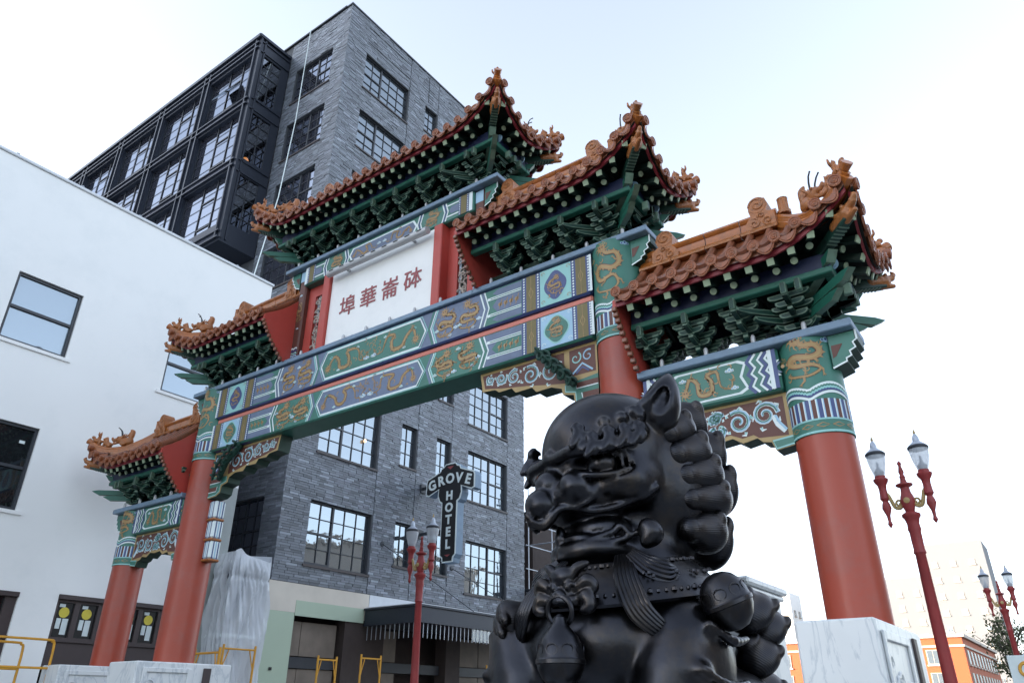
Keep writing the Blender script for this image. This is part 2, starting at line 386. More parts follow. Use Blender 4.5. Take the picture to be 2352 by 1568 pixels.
# ------------------------------------------------------------------ dark brick hotel
gb = empty('brick_hotel', (-24, 20, 0), 'tall dark grey brick hotel with grid windows and a steel framed bay', 'building')
PS = lambda u, v, d: (u, 13.95-d, v)           # side wall facing the stucco building; u = X
sills = [5.52, 9.10, 12.33, 15.52, 18.70, 21.92, 25.10]
tops = [7.50, 11.17, 14.33, 17.50, 20.68, 23.88, 27.05]
WIDE = [(15.05, 17.72), (22.8, 25.5)]; NARROW = [(18.87, 19.70), (20.85, 21.70)]
ops = [(a, b, s, t) for s, t in zip(sills, tops) for a, b in WIDE] + [(a, b, s+.47, t) for s, t in zip(sills, tops) for a, b in NARROW]
ops_s = [(-22.05, -19.62, s, t) for s, t in zip(sills, tops)]
w = MB()
PF = lambda u, v, d: (XF-.03+d, u, v)
facade(w, PF, 13.98, 26.82, 4.92, 29.05, ops, .2)
PSm = lambda u, v, d: PS(u, v, d-.03)
facade(w, PSm, -45, XF-.03, 0, 29.05, ops_s, .2)
w.box((-45, 14.3, 29.0), (XF-.04, 26.8, 29.05)); w.box((-45, 26.5, 0), (XF-.04, 26.82, 29.0)); w.box((-45, 14.3, 0), (-44.7, 26.5, 29.0))
w.build('wall', 'mortar', gb)
w = MB(); pbox(w, PF, 13.93, 26.87, 29.051, 29.13, -.3, .06); w.box((-45, 13.89, 29.051), (XF-.331, 14.2, 29.13)); w.build('coping', 'frame_dark', gb)
# bricks
BR = []
def lay(P, u0, u1, v0, v1, ops, seams=()):
    h, L = .078, .34; k = 0; v = v0
    while v+h < v1:
        off = random.uniform(0, L); u = u0-off
        while u < u1:
            l = L*random.choice((.75, 1, 1, 1.25)); a, b = max(u, u0)+.005, min(u+l, u1)-.005
            segs = [(a, b)]
            for o in ops:
                if o[2] < v+h-.02 and o[3] > v+.02:
                    ns = []
                    for s0, s1 in segs:
                        if o[1] <= s0 or o[0] >= s1: ns.append((s0, s1)); continue
                        if o[0]-s0 > .04: ns.append((s0, o[0]-.002))
                        if s1-o[1] > .04: ns.append((o[1]+.002, s1))
                    segs = ns
            for s in seams:
                ns = []
                for s0, s1 in segs:
                    if s0 < s < s1: ns += [(s0, s-.018), (s+.018, s1)]
                    else: ns.append((s0, s1))
                segs = ns
            for s0, s1 in segs:
                if s1-s0 > .03: BR.append((P, s0, s1, v+.004, v+h-.004))
            u += l
        v += h
recess = [(15.05, 17.72, 27.72, 27.76), (15.05, 17.72, 28.55, 28.59), (19.0, 19.05, 27.3, 28.9)]
lay(PF, 13.955, 26.845, 4.93, 29.04, ops+recess, (17.76, 19.74, 21.73, 25.53))
lay(PSm, -22.6, XF-.002, 9.0, 29.04, ops_s)
lay(PSm, -22.6, XF-.002, 2.0, 9.0, ops_s)
def dist(b):
    p = Vector(b[0]((b[1]+b[2])/2, (b[3]+b[4])/2, 0)); return (p-EYE).length if b[0] is PF and p.z < 12 and not (17.7 < p.y < 20.5 and p.z < 6) else 1e3+p.z
BR.sort(key=dist)
TONES = [.66, .8, .91, 1., 1.09, 1.2, 1.4, 1.8]
TW = [2, 3, 4, 5, 4, 3, 2, 1]
def tone_attr(me, vals):
    a = me.color_attributes.new('tone', 'FLOAT_COLOR', 'POINT')
    a.data.foreach_set('color', np.array(vals, np.float32).ravel())
bmesh_ = []
for t in TONES:
    q = MB(); q.cbox((-.0, -.5, -.5), (1, .5, .5), .06); me = q.mesh('brick', ['brick']); tone_attr(me, [(t, t, t*1.02, 1)]*len(me.vertices)); bmesh_.append(me)
for b in BR[:300]:
    P, a, c, z0, z1 = b
    d = random.uniform(.018, .034)
    Mx = T(XF-.031, (a+c)/2, (z0+z1)/2) @ Matrix.Diagonal((d, c-a, z1-z0, 1))
    inst('brick', random.choices(bmesh_, TW)[0], gb, Mx)
bv, bf, bt = [], [], []
for P, a, c, z0, z1 in BR[300:]:
    d = random.uniform(.012, .034); t = random.choices(TONES, TW)[0]; k = len(bv)
    bv += [P(a, z0, -.002), P(c, z0, -.002), P(c, z1, -.002), P(a, z1, -.002), P(a, z0, d), P(c, z0, d), P(c, z1, d), P(a, z1, d)]
    bf += [(k+4, k+5, k+6, k+7), (k, k+1, k+5, k+4), (k+1, k+2, k+6, k+5), (k+2, k+3, k+7, k+6), (k+3, k, k+4, k+7)]
    bt += [(t, t*random.uniform(.97, 1.02), t*1.03, 1)]*8
me = bpy.data.meshes.new('brickwork'); me.from_pydata(bv, [], bf); me.materials.append(M['brick']); tone_attr(me, bt)
bo = setp(bpy.data.objects.new('brickwork', me), gb); bo['kind'] = 'stuff'
# windows
def win_frame(wd, ht, cols, rows, thick, sash):
    f = MB(); P = lambda u, v, d: (d, u, v); t = .05; panes = []
    pbox(f, P, .002, wd-.002, .002, t, -.06, .05); pbox(f, P, .002, wd-.002, ht-t, ht-.002, -.06, .05)
    pbox(f, P, .002, t, t, ht-t, -.06, .05); pbox(f, P, wd-t, wd-.002, t, ht-t, -.06, .05)
    us = [t+(wd-2*t)*i/cols for i in range(cols+1)]; vs_ = [t+(ht-2*t)*i/rows for i in range(rows+1)]
    for i in range(1, cols): hw = .035 if i == thick else .011; pbox(f, P, us[i]-hw, us[i]+hw, t, ht-t, -.03, .032 if i == thick else .015)
    for j in range(1, rows): pbox(f, P, t, wd-t, vs_[j]-.011, vs_[j]+.011, -.03, .0145)
    if sash:
        a, b = sash; pbox(f, P, us[a]+.02, us[b]-.02, vs_[2]-.03, vs_[2]+.03, -.025, .03); pbox(f, P, us[a]+.02, us[b]-.02, t, t+.05, -.025, .028)
    for i in range(cols):
        for j in range(rows): panes.append((us[i], us[i+1], vs_[j], vs_[j+1]))
    return f.mesh('window', ['frame_dark']), panes
PM = MB().add([(0, 0, 0), (0, 1, 0), (0, 1, 1), (0, 0, 1)], [(0, 1, 2, 3)]).mesh('pane', ['glass'])
glz = MB()
def place_win(fm, panes, y0, z0, single, sill):
    wo_ = inst('window', fm, gb, T(XF-.17, y0, z0))
    for a, b, c, d in panes:
        rx, ry = random.gauss(0, .006), random.gauss(0, .006)
        Mx = T(XF-.185, y0+a, z0+c) @ Matrix.Rotation(rx, 4, 'Z') @ Matrix.Rotation(ry, 4, 'Y') @ Matrix.Diagonal((1, b-a, d-c, 1))
        if single: inst('pane', PM, wo_, Mx)
        else: glz.add([Mx @ Vector(p) for p in ((0, 0, 0), (0, 1, 0), (0, 1, 1), (0, 0, 1))], [(0, 1, 2, 3)])
    s = MB(); pbox(s, PF, y0-.05, y0+sill+.05, z0-.075, z0-.004, -.19, .075); s.build('sill', 'steel_sill', wo_)
FW = {}
for i, (s, t) in enumerate(zip(sills, tops)):
    for (a, b), th, sa in ((WIDE[0], 2, (0, 2)), (WIDE[1], 3, (3, 5))):
        fm, pn = win_frame(b-a, t-s, 5, 4, th, sa); place_win(fm, pn, a, s, i in (0, 1, 2, 5, 6), b-a)
    for a, b in NARROW:
        fm, pn = win_frame(b-a, t-s-.47, 2, 3, 9, None); place_win(fm, pn, a, s+.47, i in (0, 1, 2, 5, 6), b-a)
if glz.v: glz.build('glazing', 'glass', gb)['kind'] = 'stuff'
for s, t in zip(sills, tops):
    fm, pn = win_frame(2.43, t-s, 5, 4, 2, (0, 2))
    Mx = T(-19.62, 14.10, s) @ Matrix.Rotation(R(90), 4, 'Z') @ Matrix.Diagonal((-1, 1, 1, 1))
    wo_ = inst('window', fm, gb, Mx)
    p = MB(); pbox(p, PSm, -22.05, -19.62, s, t, -.135, -.13); p.build('pane', 'glass_box', wo_)
    q = MB(); pbox(q, PSm, -22.1, -19.57, s-.075, s-.004, -.19, .07); q.build('sill', 'steel_sill', wo_)
l = MB(); l.lathe([(.001, -.05), (.05, -.02), (.06, .03), (.03, .09)], 10, T(XF-.10, 17.15, 10.0)); l.build('lit_lamp', 'glow2', gb)
# steel framed bay on the side wall
XB, YB = -22.6, 12.32
PB = lambda u, v, d: (u, YB-d, v)
bz = [17.5, 17.95, 21.05, 24.32, 28.15]
bx = [XB-3.77*i for i in range(6)]
ops_b = [(bx[i+1]+.28, bx[i]-.28, a, b) for i in range(5) for a, b in ((18.25, 20.85), (21.4, 24.1), (24.65, 27.3))]
w = MB(); facade(w, PB, bx[-1]-.2, XB, 17.5, 28.15, ops_b, .2)
PBs = lambda u, v, d: (XB+d, u, v)
ops_r = [(12.62, 13.55, a, b) for a, b in ((18.3, 20.7), (21.5, 23.95), (24.75, 27.2))]
facade(w, PBs, YB, 13.93, 17.5, 28.15, ops_r, .08)
w.box((bx[-1]-.2, YB+.01, 17.38), (XB-.003, 13.93, 17.499)); w.box((bx[-1]-.2, YB+.01, 28.0), (XB-.01, 13.93, 28.14))
w.build('bay_cladding', 'navy_steel', gb)
w = MB()
for i, x in enumerate(bx):
    for s in (-.24, .16):
        if i == 0 and s > 0: continue
        pbox(w, PB, x+s, x+s+.07, 17.5, 28.1, .002, .09)
for z in (17.5, 20.95, 24.22, 27.45):
    for s in (0, .30):
        pbox(w, PB, bx[-1]-.2, XB-.02, z+s, z+s+.055, .002, .10)
pbox(w, PB, bx[-1]-.2, XB+.06, 28.02, 28.2, .0, .14)
for z in (20.75, 24.05, 27.3): pbox(w, PBs, YB+.01, 13.9, z, z+.06, .002, .05); pbox(w, PBs, YB+.01, 13.9, z+.55, z+.61, .002, .05)
pbox(w, PBs, YB, YB+.08, 17.5, 28.1, .002, .06); pbox(w, PBs, YB+.22, YB+.29, 17.5, 28.1, .002, .05); pbox(w, PBs, YB-.1, 13.92, 28.06, 28.2, .003, .1)
w.build('bay_channels', 'navy_steel', gb)
for i in range(5):
    for z in (17.56, 21.01, 24.28, 27.51):
        w = MB(); pbox(w, PB, bx[i+1]+.29, bx[i]-.26, z, z+.235, .003, .012); w.build('bay_panel', 'navy_panel', gb)
for (a, b, z0, z1) in ops_b:
    f = MB(); d0 = -.18
    for i in range(4):
        u = a+(b-a)*(.12+.88*i/3) if i else a+.02
        pbox(f, PB, u-.022, u+.022, z0, z1, d0, d0+.03)
    for j in range(6):
        v = z0+(z1-z0)*j/5; pbox(f, PB, a, b, v-.008, v+.008, d0, d0+.012)
    u1, u2 = a+(b-a)*(.12+.88/3)+.05, a+(b-a)*(.12+.88*2/3)-.05
    vv = z0+(z1-z0)*.17; vt = z0+(z1-z0)*.67
    pbox(f, PB, u1, u2, vv-.035, vv+.035, d0, d0+.025); pbox(f, PB, u1, u2, vt-.03, vt+.03, d0, d0+.025)
    fo = f.build('window', 'frame_dark', gb)
    p = MB(); pbox(p, PB, a, b, z0, z1, d0-.015, d0-.01); p.build('pane', 'glass_box', fo)
# one sash stands open
a, b, z0, z1 = ops_b[2]
u1, u2 = a+(b-a)*.42, a+(b-a)*.70
Mx = T((u1+u2)/2, YB+.12, z0+1.5) @ Matrix.Rotation(R(-32), 4, 'X')
MB().box((-.5, -.03, -1.0), (.5, .0, 0), X=Mx).build('open_sash', 'glass', gb)
for (a, b, z0, z1) in ops_r:
    f = MB()
    for i in range(3): u = a+(b-a)*i/2; pbox(f, PBs, u-.015, u+.015, z0, z1, -.07, -.03)
    for j in range(6): v = z0+(z1-z0)*j/5; pbox(f, PBs, a, b, v-.012, v+.012, -.07, -.035)
    fo = f.build('window', 'frame_dark', gb)
    p = MB(); pbox(p, PBs, a, b, z0, z1, -.065, -.06); p.build('pane', 'glass_clear', fo)
l = MB(); l.lathe([(.001, -.12), (.10, -.08), (.13, 0), (.10, .08), (.001, .12)], 12, T(-23.15, 13.05, 21.95)); l.build('lit_globe_lamp', 'glow', gb)
# ground floor of the hotel: sheathing, boarding, openings
w = MB()
pbox(w, PF, 13.9, 17.9, 4.10, 4.915, .0, .03); w.build('sheathing_band', 'plywood', gb)
w = MB(); pbox(w, PF, 13.9, 14.95, .13, 4.098, .0, .028); pbox(w, PF, 14.952, 17.72, 4.02, 4.45, .032, .04); w.build('green_sheathing', 'sheath', gb)
MB().box((XF+.01, 14.28, 2.52), (XF+.03, 14.37, 2.60)).build('outlet_box', 'black', gb)
w = MB(); pbox(w, PF, 17.92, 26.85, 4.45, 4.915, .0, .03); w.build('white_panel_band', 'coping', gb)
w = MB(); pbox(w, PF, 14.96, 26.85, .13, 4.44, -1.2, -1.15); pbox(w, PF, 17.0, 18.75, .13, 4.44, -.5, -.02); pbox(w, PF, 21.9, 22.7, .13, 4.44, -.5, -.0); pbox(w, PF, 26.3, 26.85, .13, 4.44, -.5, 0); w.build('recess_wall', 'brownbrick', gb)
for i, (a, b) in enumerate(((15.0, 15.5), (15.52, 16.9), (18.9, 19.6), (22.8, 24.1), (24.15, 25.2))):
    for z0, z1 in ((2.95, 3.9), (1.4, 2.6)):
        w = MB(); pbox(w, PF, a, b, z0, z1, -.30, -.28); w.build('boarding_sheet', 'wood', gb)
w = MB(); pbox(w, PF, 14.97, 21.8, 2.62, 2.92, -.28, -.22); pbox(w, PF, 22.72, 26.2, 2.62, 2.92, -.28, -.22); w.build('transom_beam', 'frame_dark', gb)
# canopy
cn = MB(); cn.box((XF+.05, 17.72, 3.98), (-16.3, 25.9, 4.40)); cn.box((XF+.05, 17.66, 4.402), (-16.24, 25.95, 4.46)); cn.box((XF+.05, 17.68, 3.93), (-16.26, 25.93, 3.978))
cno = cn.build('canopy', 'navy_steel', gb)
MB().box((XF+.05, 17.7, 4.462), (-16.4, 25.9, 4.49)).build('canopy_flashing', 'coping', cno)
sc = []
for t in np.linspace(0, math.pi, 7): sc.append((-.07*math.cos(t), -.33-.06*math.sin(t)))
strip = MB().prism([(-.07, 0), *sc, (.07, 0)], -.004, .004, 'x').mesh('hanging_strip', ['strip_clear'])
strip2 = MB().prism([(-.012, 0), (-.012, -.42), (.012, -.42), (.012, 0)], -.006, .006, 'x').mesh('hanging_strip', ['pipe'])
for k in range(40):
    y = 17.8+k*.2
    inst('hanging_strip', strip2 if k % 1 == 0 else strip, cno, T(-16.34, y, 3.925))
    if k > 12: inst('hanging_strip', strip, cno, T(-16.33, y+.09, 3.925))
for k in range(11): inst('hanging_strip', strip2, cno, T(-18.5+k*.2, 17.74, 3.925) @ Matrix.Rotation(R(90), 4, 'Z'))
for y0, z0, y1 in ((18.28, 6.62, 20.6), (22.0, 6.3, 24.3)):
    w = MB(); w.tube([(XF+.03, y0, z0), (-16.45, y1, 4.5)], .014, 6); w.lathe([(.05, 0), (.09, .01), (.09, .03), (.001, .04)], 10, T(XF+.0, y0, z0) @ Matrix.Rotation(R(90), 4, 'Y')); w.build('tie_rod', 'frame_dark', cno)

# blade sign
sg = empty('blade_sign', (-17.3, 20.2, 6.2), 'black and white blade sign reading GROVE HOTEL on the brick hotel', 'sign')
YS0, YS1, SX = 19.98, 20.36, -17.2
def sign_outline(g):
    half = [(.0, 9.60+g), (.22, 9.59+g), (.30+g*.5, 9.50+g), (.42+g*.5, 9.46+g), (.46+g*.3, 9.36+g*.8), (1.06+g, 9.14+g), (1.10+g, 9.05), (1.10+g, 8.62-g), (1.0, 8.58-g), (.50+g, 8.76-g), (.52+g, 8.50), (.44+g, 8.30-g), (.32+g, 8.22-g), (.32+g, 6.36), (.22+g, 6.28-g), (.20+g, 6.14-g)]
    return [(SX+a, b) for a, b in half] + [(SX-a, b) for a, b in half[::-1][:-1]]
MB().prism(sign_outline(.045), YS0+.02, YS1, 'y').build('sign_box', 'plate_blue', sg)
MB().prism(sign_outline(.045), YS0+.003, YS0+.018, 'y').build('sign_border', 'pwhite', sg)
MB().prism(sign_outline(0), YS0-.006, YS0+.001, 'y').build('sign_face', 'black', sg)
def put_text(body, size, X, name, m, parent, off=.0):
    me = text_mesh(body, size, off, .006); me.materials.clear(); me.materials.append(M[m])
    return setp(bpy.data.objects.new(name, me), parent, X)
RX = Matrix.Rotation(R(90), 4, 'X')
for i, ch in enumerate('GROVE'):
    a = (i-2)*.40; z = 8.96-.14*(a/.8)**2
    put_text(ch, .50, T(SX+a, YS0-.012, z-.06 if i != 2 else z-.06) @ Matrix.Rotation(a*.38, 4, 'Y') @ RX, 'sign_letter', 'pwhite', sg, .018)
for i, ch in enumerate('HOTEL'):
    put_text(ch, .44, T(SX, YS0-.012, 8.29-i*.43) @ RX, 'sign_letter', 'pwhite', sg, .018)
w = MB(); w.prism([(SX-.16, 9.52), (SX+.16, 9.52), (SX, 9.40)], YS0-.012, YS0-.008, 'y'); w.prism([(SX-.14, 6.36), (SX, 6.28), (SX+.14, 6.36)], YS0-.012, YS0-.008, 'y'); w.build('sign_ornament', 'signred', sg)
for z in (8.94, 7.25):
    w = MB(); w.box((XF-.0, 20.12, z-.05), (SX-.3, 20.2, z+.05)); w.box((XF-.0, 20.03, z-.16), (XF+.05, 20.29, z+.16)); w.build('sign_bracket', 'frame_dark', sg)

# rope down the side wall
MB().tube([(-21.34, 13.86, 29.1), (-20.6, 13.4, 23.0), (-20.08, 12.9, 18.6), (-19.9, 12.35, 14.6)], .022, 6).build('hoist_rope', 'pwhite')
tag(bpy.data.objects['hoist_rope'], 'thin white rope hanging taut down the side of the brick hotel', 'rope')

# ------------------------------------------------------------------ building under construction beyond the hotel, with scaffold
cb_ = empty('unfinished_building', (-24, 34, 0), 'dark brown unfinished building behind the scaffold beyond the brick hotel', 'building')
w = MB(); w.box((-40, 28.5, 0), (-19.4, 42, 9.6)); w.build('wall', 'brownbrick', cb_)
w = MB(); w.box((-40, 28.45, 9.6), (-19.3, 42, 9.85)); w.box((-19.395, 28.45, 6.2), (-19.3, 42, 6.4)); w.box((-19.395, 28.45, 3.1), (-19.3, 42, 3.3)); w.build('parapet', 'frame_dark', cb_)
st = empty('scaffold_tower', (-17.5, 29, .13), 'grey steel pipe scaffold tower beyond the brick hotel', 'scaffold')
for x in (-18.8, -17.3):
    for y in (27.3, 29.2, 31.1): MB().tube([(x, y, .13), (x, y, 10.6)], .028, 8).build('standard', 'pipe', st)
for z in np.arange(2, 10.5, 2):
    for x in (-18.8, -17.3):
        for dz in (0, 1.0): MB().tube([(x, 27.1, z+dz), (x, 31.3, z+dz)], .024, 6).build('ledger', 'pipe', st)
    for y in (27.3, 29.2, 31.1): MB().tube([(-18.95, y, z), (-17.15, y, z)], .024, 6).build('transom', 'pipe', st)
for k, z in enumerate(np.arange(2, 10, 2)): MB().tube([(-17.3, 27.3 if k % 2 else 31.1, z), (-17.3, 31.1 if k % 2 else 27.3, z+2)], .022, 6).build('brace', 'pipe', st)
for z in (6.0,): MB().cbox((-18.9, 27.1, z+.03), (-17.2, 31.3, z+.14), .01).build('deck_plank', 'frame_dark', st)
ld = empty('ladder', (-17.2, 28, .13), 'pale aluminium ladder leaning on the pipe scaffold tower', 'ladder')
for y in (28.1, 28.5): MB().tube([(-16.6, y-.3, 2.0), (-17.2, y+.3, 9.2)], .035, 6).build('rail', 'pipe', ld)
for k in range(20):
    t = k/20; MB().tube([(-16.6-.6*t, 27.8+.6*t, 2.1+7*t), (-16.6-.6*t, 28.2+.6*t, 2.1+7*t)], .018, 5).build('rung', 'pipe', ld)

# ------------------------------------------------------------------ far buildings
def far_block(name, label, x0, x1, y0, y1, h, m, rows, fl0, dz, ww, wh, group=None, gm='glass_blue', cor=True, sidewin=True):
    b = empty(name, ((x0+x1)/2, (y0+y1)/2, 0), label, 'building', group)
    MB().box((x0, y0, 0), (x1, y1, h)).build('wall', m, b)
    if cor:
        w = MB(); w.box((x0-.4, y0-.4, h), (x1+.4, y1+.4, h+.45)); w.box((x0-.2, y0-.2, h-1.3), (x1+.2, y0-.003, h-1.0)); w.box((x1+.003, y0, h-1.3), (x1+.2, y1, h-1.0)); w.build('cornice', 'trim', b)
    me = MB(); me.box((-ww/2, -.12, 0), (ww/2, .0, wh), 0); me.box((-ww/2+.12, -.14, .12), (-.04, -.121, wh-.1), 1); me.box((.04, -.14, .12), (ww/2-.12, -.121, wh-.1), 1)
    me.box((-ww/2-.15, -.25, -.2), (ww/2+.15, 0, -.002), 0)
    wm = me.mesh('window', ['trim', gm])
    for r in range(rows):
        z = fl0+r*dz
        for x in np.arange(x0+1.8, x1-1, 3.6 if cor else 4.2): inst('window', wm, b, T(x, y0, z))
        if sidewin:
            for y in np.arange(y0+3, min(y1, y0+45)-2, 4.0): inst('window', wm, b, T(x1, y, z) @ Matrix.Rotation(R(90), 4, 'Z'))
    return b
far_block('corner_building', 'low orange corner building with cream cornice lit by the sun', -42, -14.4, 132, 177, 11, 'orange_wall', 3, 1.2, 3.1, 1.7, 2.0)
far_block('tower_block', 'pale high rise tower with a blank sunlit wall above the orange building', -28, -14.7, 223, 238, 40, 'cream_wall', 9, 3, 3.9, 1.3, 1.3, None, 'glass_blue', False, False)
far_block('tower_wing', 'pale tower wing with rows of small windows beside the high rise', -47, -28.2, 228, 300, 33, 'cream_wall', 8, 3, 3.6, 1.3, 1.5, None, 'glass_blue', False)
far_block('office_block', 'pale flat roofed office block far down the street between lion and column', -95, -62, 215, 225, 30, 'stucco', 6, 3, 4.2, 1.6, 1.6, None, 'glass_blue', False)
# added block, out of the picture: sized to keep the low sun off the hotel
far_block('shading_block', 'added unseen tall block shading the brick hotel from the low sun', -95, -47, -75, -4, 37.5, 'wallgen', 8, 3, 4, 1.8, 2.2, None, 'glass_dark', False)
far_block('facing_building', 'dark facing block across the street opposite the brick hotel', 24, 45, 12, 78, 17.2, 'wallgen', 4, 2, 4, 1.8, 2.2, None, 'glass_dark', True)
# ================================================================== CEREMONIAL GATE
XC, YG = -9.3, 8.7
CI, CO, CP = 5.0, 7.47, 2.42           # half spacing: inner columns, outer columns, upper posts
ZB = 2.34
gate = empty('ceremonial_gate', (XC, YG, .13), 'red pillared ceremonial gate with five tiled roofs spanning the street', 'gate')

# ---- flat painted decoration: thin layers of colour following a surface
PCOL = ['pgold', 'pgreen', 'pblue', 'pwhite', 'pcyan', 'plight', 'polive', 'pbrown', 'ptan', 'pviolet', 'signred', 'purlin_blue', 'strip_red']
PI = {n: i for i, n in enumerate(PCOL)}
class Deco:
    def __init__(s, P): s.P = P; s.mb = MB()       # P(u, v, d) -> world point, d = height above the surface
    def poly(s, pts, col, lay=1):
        d = .0022*lay; s.mb.add([s.P(a, b, d) for a, b in pts], [tuple(range(len(pts)))], PI[col])
    def rect(s, u0, u1, v0, v1, col, lay=1, nu=1):
        d = .0022*lay
        for i in range(nu):
            a = u0+(u1-u0)*i/nu; b = u0+(u1-u0)*(i+1)/nu
            s.mb.add([s.P(a, v0, d), s.P(b, v0, d), s.P(b, v1, d), s.P(a, v1, d)], [(0, 1, 2, 3)], PI[col])
    def strip(s, path, w, col, lay=1, closed=False):
        d = .0022*lay; n = len(path); L = []; Rr = []
        for i in range(n):
            if closed: a, b = path[(i-1) % n], path[(i+1) % n]
            else: a, b = path[max(i-1, 0)], path[min(i+1, n-1)]
            t = np.array(b, float)-np.array(a, float); t /= (np.linalg.norm(t)+1e-9); nn = np.array((-t[1], t[0]))
            ww = w[i] if hasattr(w, '__len__') else w
            p = np.array(path[i], float); L.append(p+nn*ww/2); Rr.append(p-nn*ww/2)
        vs = [s.P(p[0], p[1], d) for p in L]+[s.P(p[0], p[1], d) for p in Rr]
        fs = [(i, n+i, n+(i+1) % n, (i+1) % n) for i in range(n if closed else n-1)]
        s.mb.add(vs, fs, PI[col])
    def disc(s, u, v, r, col, lay=1, n=8, ry=None):
        ry = ry or r; s.poly([(u+r*math.cos(2*math.pi*k/n), v+ry*math.sin(2*math.pi*k/n)) for k in range(n)], col, lay)
    def cloud(s, u, v, r, col='pwhite', col2='plight', lay=3):
        for a, b, q in ((-.9, 0, .45), (0, .25, .6), (.85, -.05, .42)):
            s.disc(u+a*r, v+b*r, q*r, col, lay, 9); s.disc(u+a*r, v+b*r-.03*r, q*r*.62, col2, lay+1, 8)
        s.strip([(u-1.2*r, v-.35*r), (u, v-.45*r), (u+1.3*r, v-.35*r)], [.08*r, .22*r, .06*r], col, lay)
    def spiral(s, u, v, r, turns, col, w, lay, dirn=1, a0=0):
        pts = []
        for k in range(int(14*turns)+1):
            t = k/(14*turns); a = a0+dirn*2*math.pi*turns*t; q = r*(1-.88*t); pts.append((u+q*math.cos(a), v+q*math.sin(a)))
        s.strip(pts, [w*(1-.5*i/len(pts)) for i in range(len(pts))], col, lay); return pts
    def dragon(s, u, v, w, h, flip=False, vertical=False, rnd=None, lay=3, col='pgold'):
        rn = rnd or random.Random(1)
        ctl = [(-.50, -.20), (-.40, .28), (-.24, .10), (-.16, -.32), (.02, -.34), (.06, .06), (.00, .34), (.20, .38), (.27, .05), (.30, -.25), (.46, -.30), (.50, -.02)] if not vertical else \
              [(-.10, .40), (.05, .30), (.30, .26), (.40, .10), (.20, .0), (-.22, .06), (-.36, -.06), (-.20, -.18), (.18, -.16), (.34, -.28), (.12, -.42), (-.28, -.40), (-.42, -.30)]
        ctl = [(a+rn.uniform(-.03, .03), b+rn.uniform(-.03, .03)) for a, b in ctl]
        s.flourish(u, v, w*1.05, h*1.1, 7, rn, col, lay-.6)
        f = -1 if flip else 1
        Q = lambda p: (u+f*p[0]*w, v+p[1]*h)
        path = [Q(p) for p in crom(ctl, 5)]; n = len(path); sz = min(w, h)
        wd = [sz*(.05+.095*math.sin(math.pi*min(1, i/n*1.15+.12))) for i in range(n)]
        s.strip(path, [w_*1.3 for w_ in wd], 'pbrown', lay-.4); s.strip(path, wd, col, lay)
        for i in range(3, n-3, 2):     # dorsal fin
            a, b = np.array(path[i-1]), np.array(path[i+1]); t = b-a; t = t/(np.linalg.norm(t)+1e-9); nn = np.array((-t[1], t[0])); p = np.array(path[i])
            s.poly([p+nn*wd[i]*.4-t*wd[i]*.3, p+nn*wd[i]*.4+t*wd[i]*.3, p+nn*wd[i]*1.0-t*wd[i]*.3], col, lay)
        s.strip(path, [w_*.34 for w_ in wd], 'ptan', lay+.6)
        hd = np.array(path[0]); r = sz*.135   # head, beard and horns at the first point
        s.disc(*hd, r, col, lay+1, 9)
        for k in range(9):
            a = 2*math.pi*k/9+.3; s.strip([hd, hd+np.array((math.cos(a), math.sin(a)))*r*1.3, hd+np.array((math.cos(a+.35), math.sin(a+.35)))*r*1.9], [r*.4, r*.28, r*.06], col, lay)
        s.disc(hd[0]+r*.3, hd[1]+r*.25, r*.2, 'pbrown', lay+2, 6); s.disc(hd[0]-r*.35, hd[1]+r*.2, r*.2, 'pbrown', lay+2, 6)
        for q in (.14, .24, .36, .48, .62, .72, .86):  # legs with claws, flames
            i = int(q*n); p = np.array(path[i]); a = rn.uniform(0, 6.28); L = sz*.2
            e = p+np.array((math.cos(a), math.sin(a)))*L; mid = (p+e)/2+np.array((-math.sin(a), math.cos(a)))*L*.25
            s.strip([p, mid, e], [sz*.07, sz*.05, sz*.03], col, lay)
            for c_ in (-.7, 0, .7): s.strip([e, e+np.array((math.cos(a+c_), math.sin(a+c_)))*sz*.07], [sz*.025, sz*.008], col, lay)
        tl = np.array(path[-1])
        for c_ in (-.6, 0, .6): s.strip([tl, tl+np.array((f*math.cos(c_), math.sin(c_)))*sz*.12], [sz*.05, sz*.01], col, lay)
    def flourish(s, u, v, w, h, n, rn, col='pgold', lay=2):
        for k in range(n):
            a = u+rn.uniform(-.5, .5)*w; b = v+rn.uniform(-.5, .5)*h; r = rn.uniform(.03, .06); t0 = rn.uniform(0, 6.28); dr = rn.choice((-1, 1))
            s.strip([(a+r*math.cos(t0+dr*t)*(1-t/7), b+r*math.sin(t0+dr*t)*(1-t/7)) for t in np.linspace(0, 4.2, 8)], [.006, .014, .018, .016, .013, .010, .008, .004], col, lay)
    def done(s, parent, name='painted_decoration'):
        return s.mb.build(name, PCOL, parent)

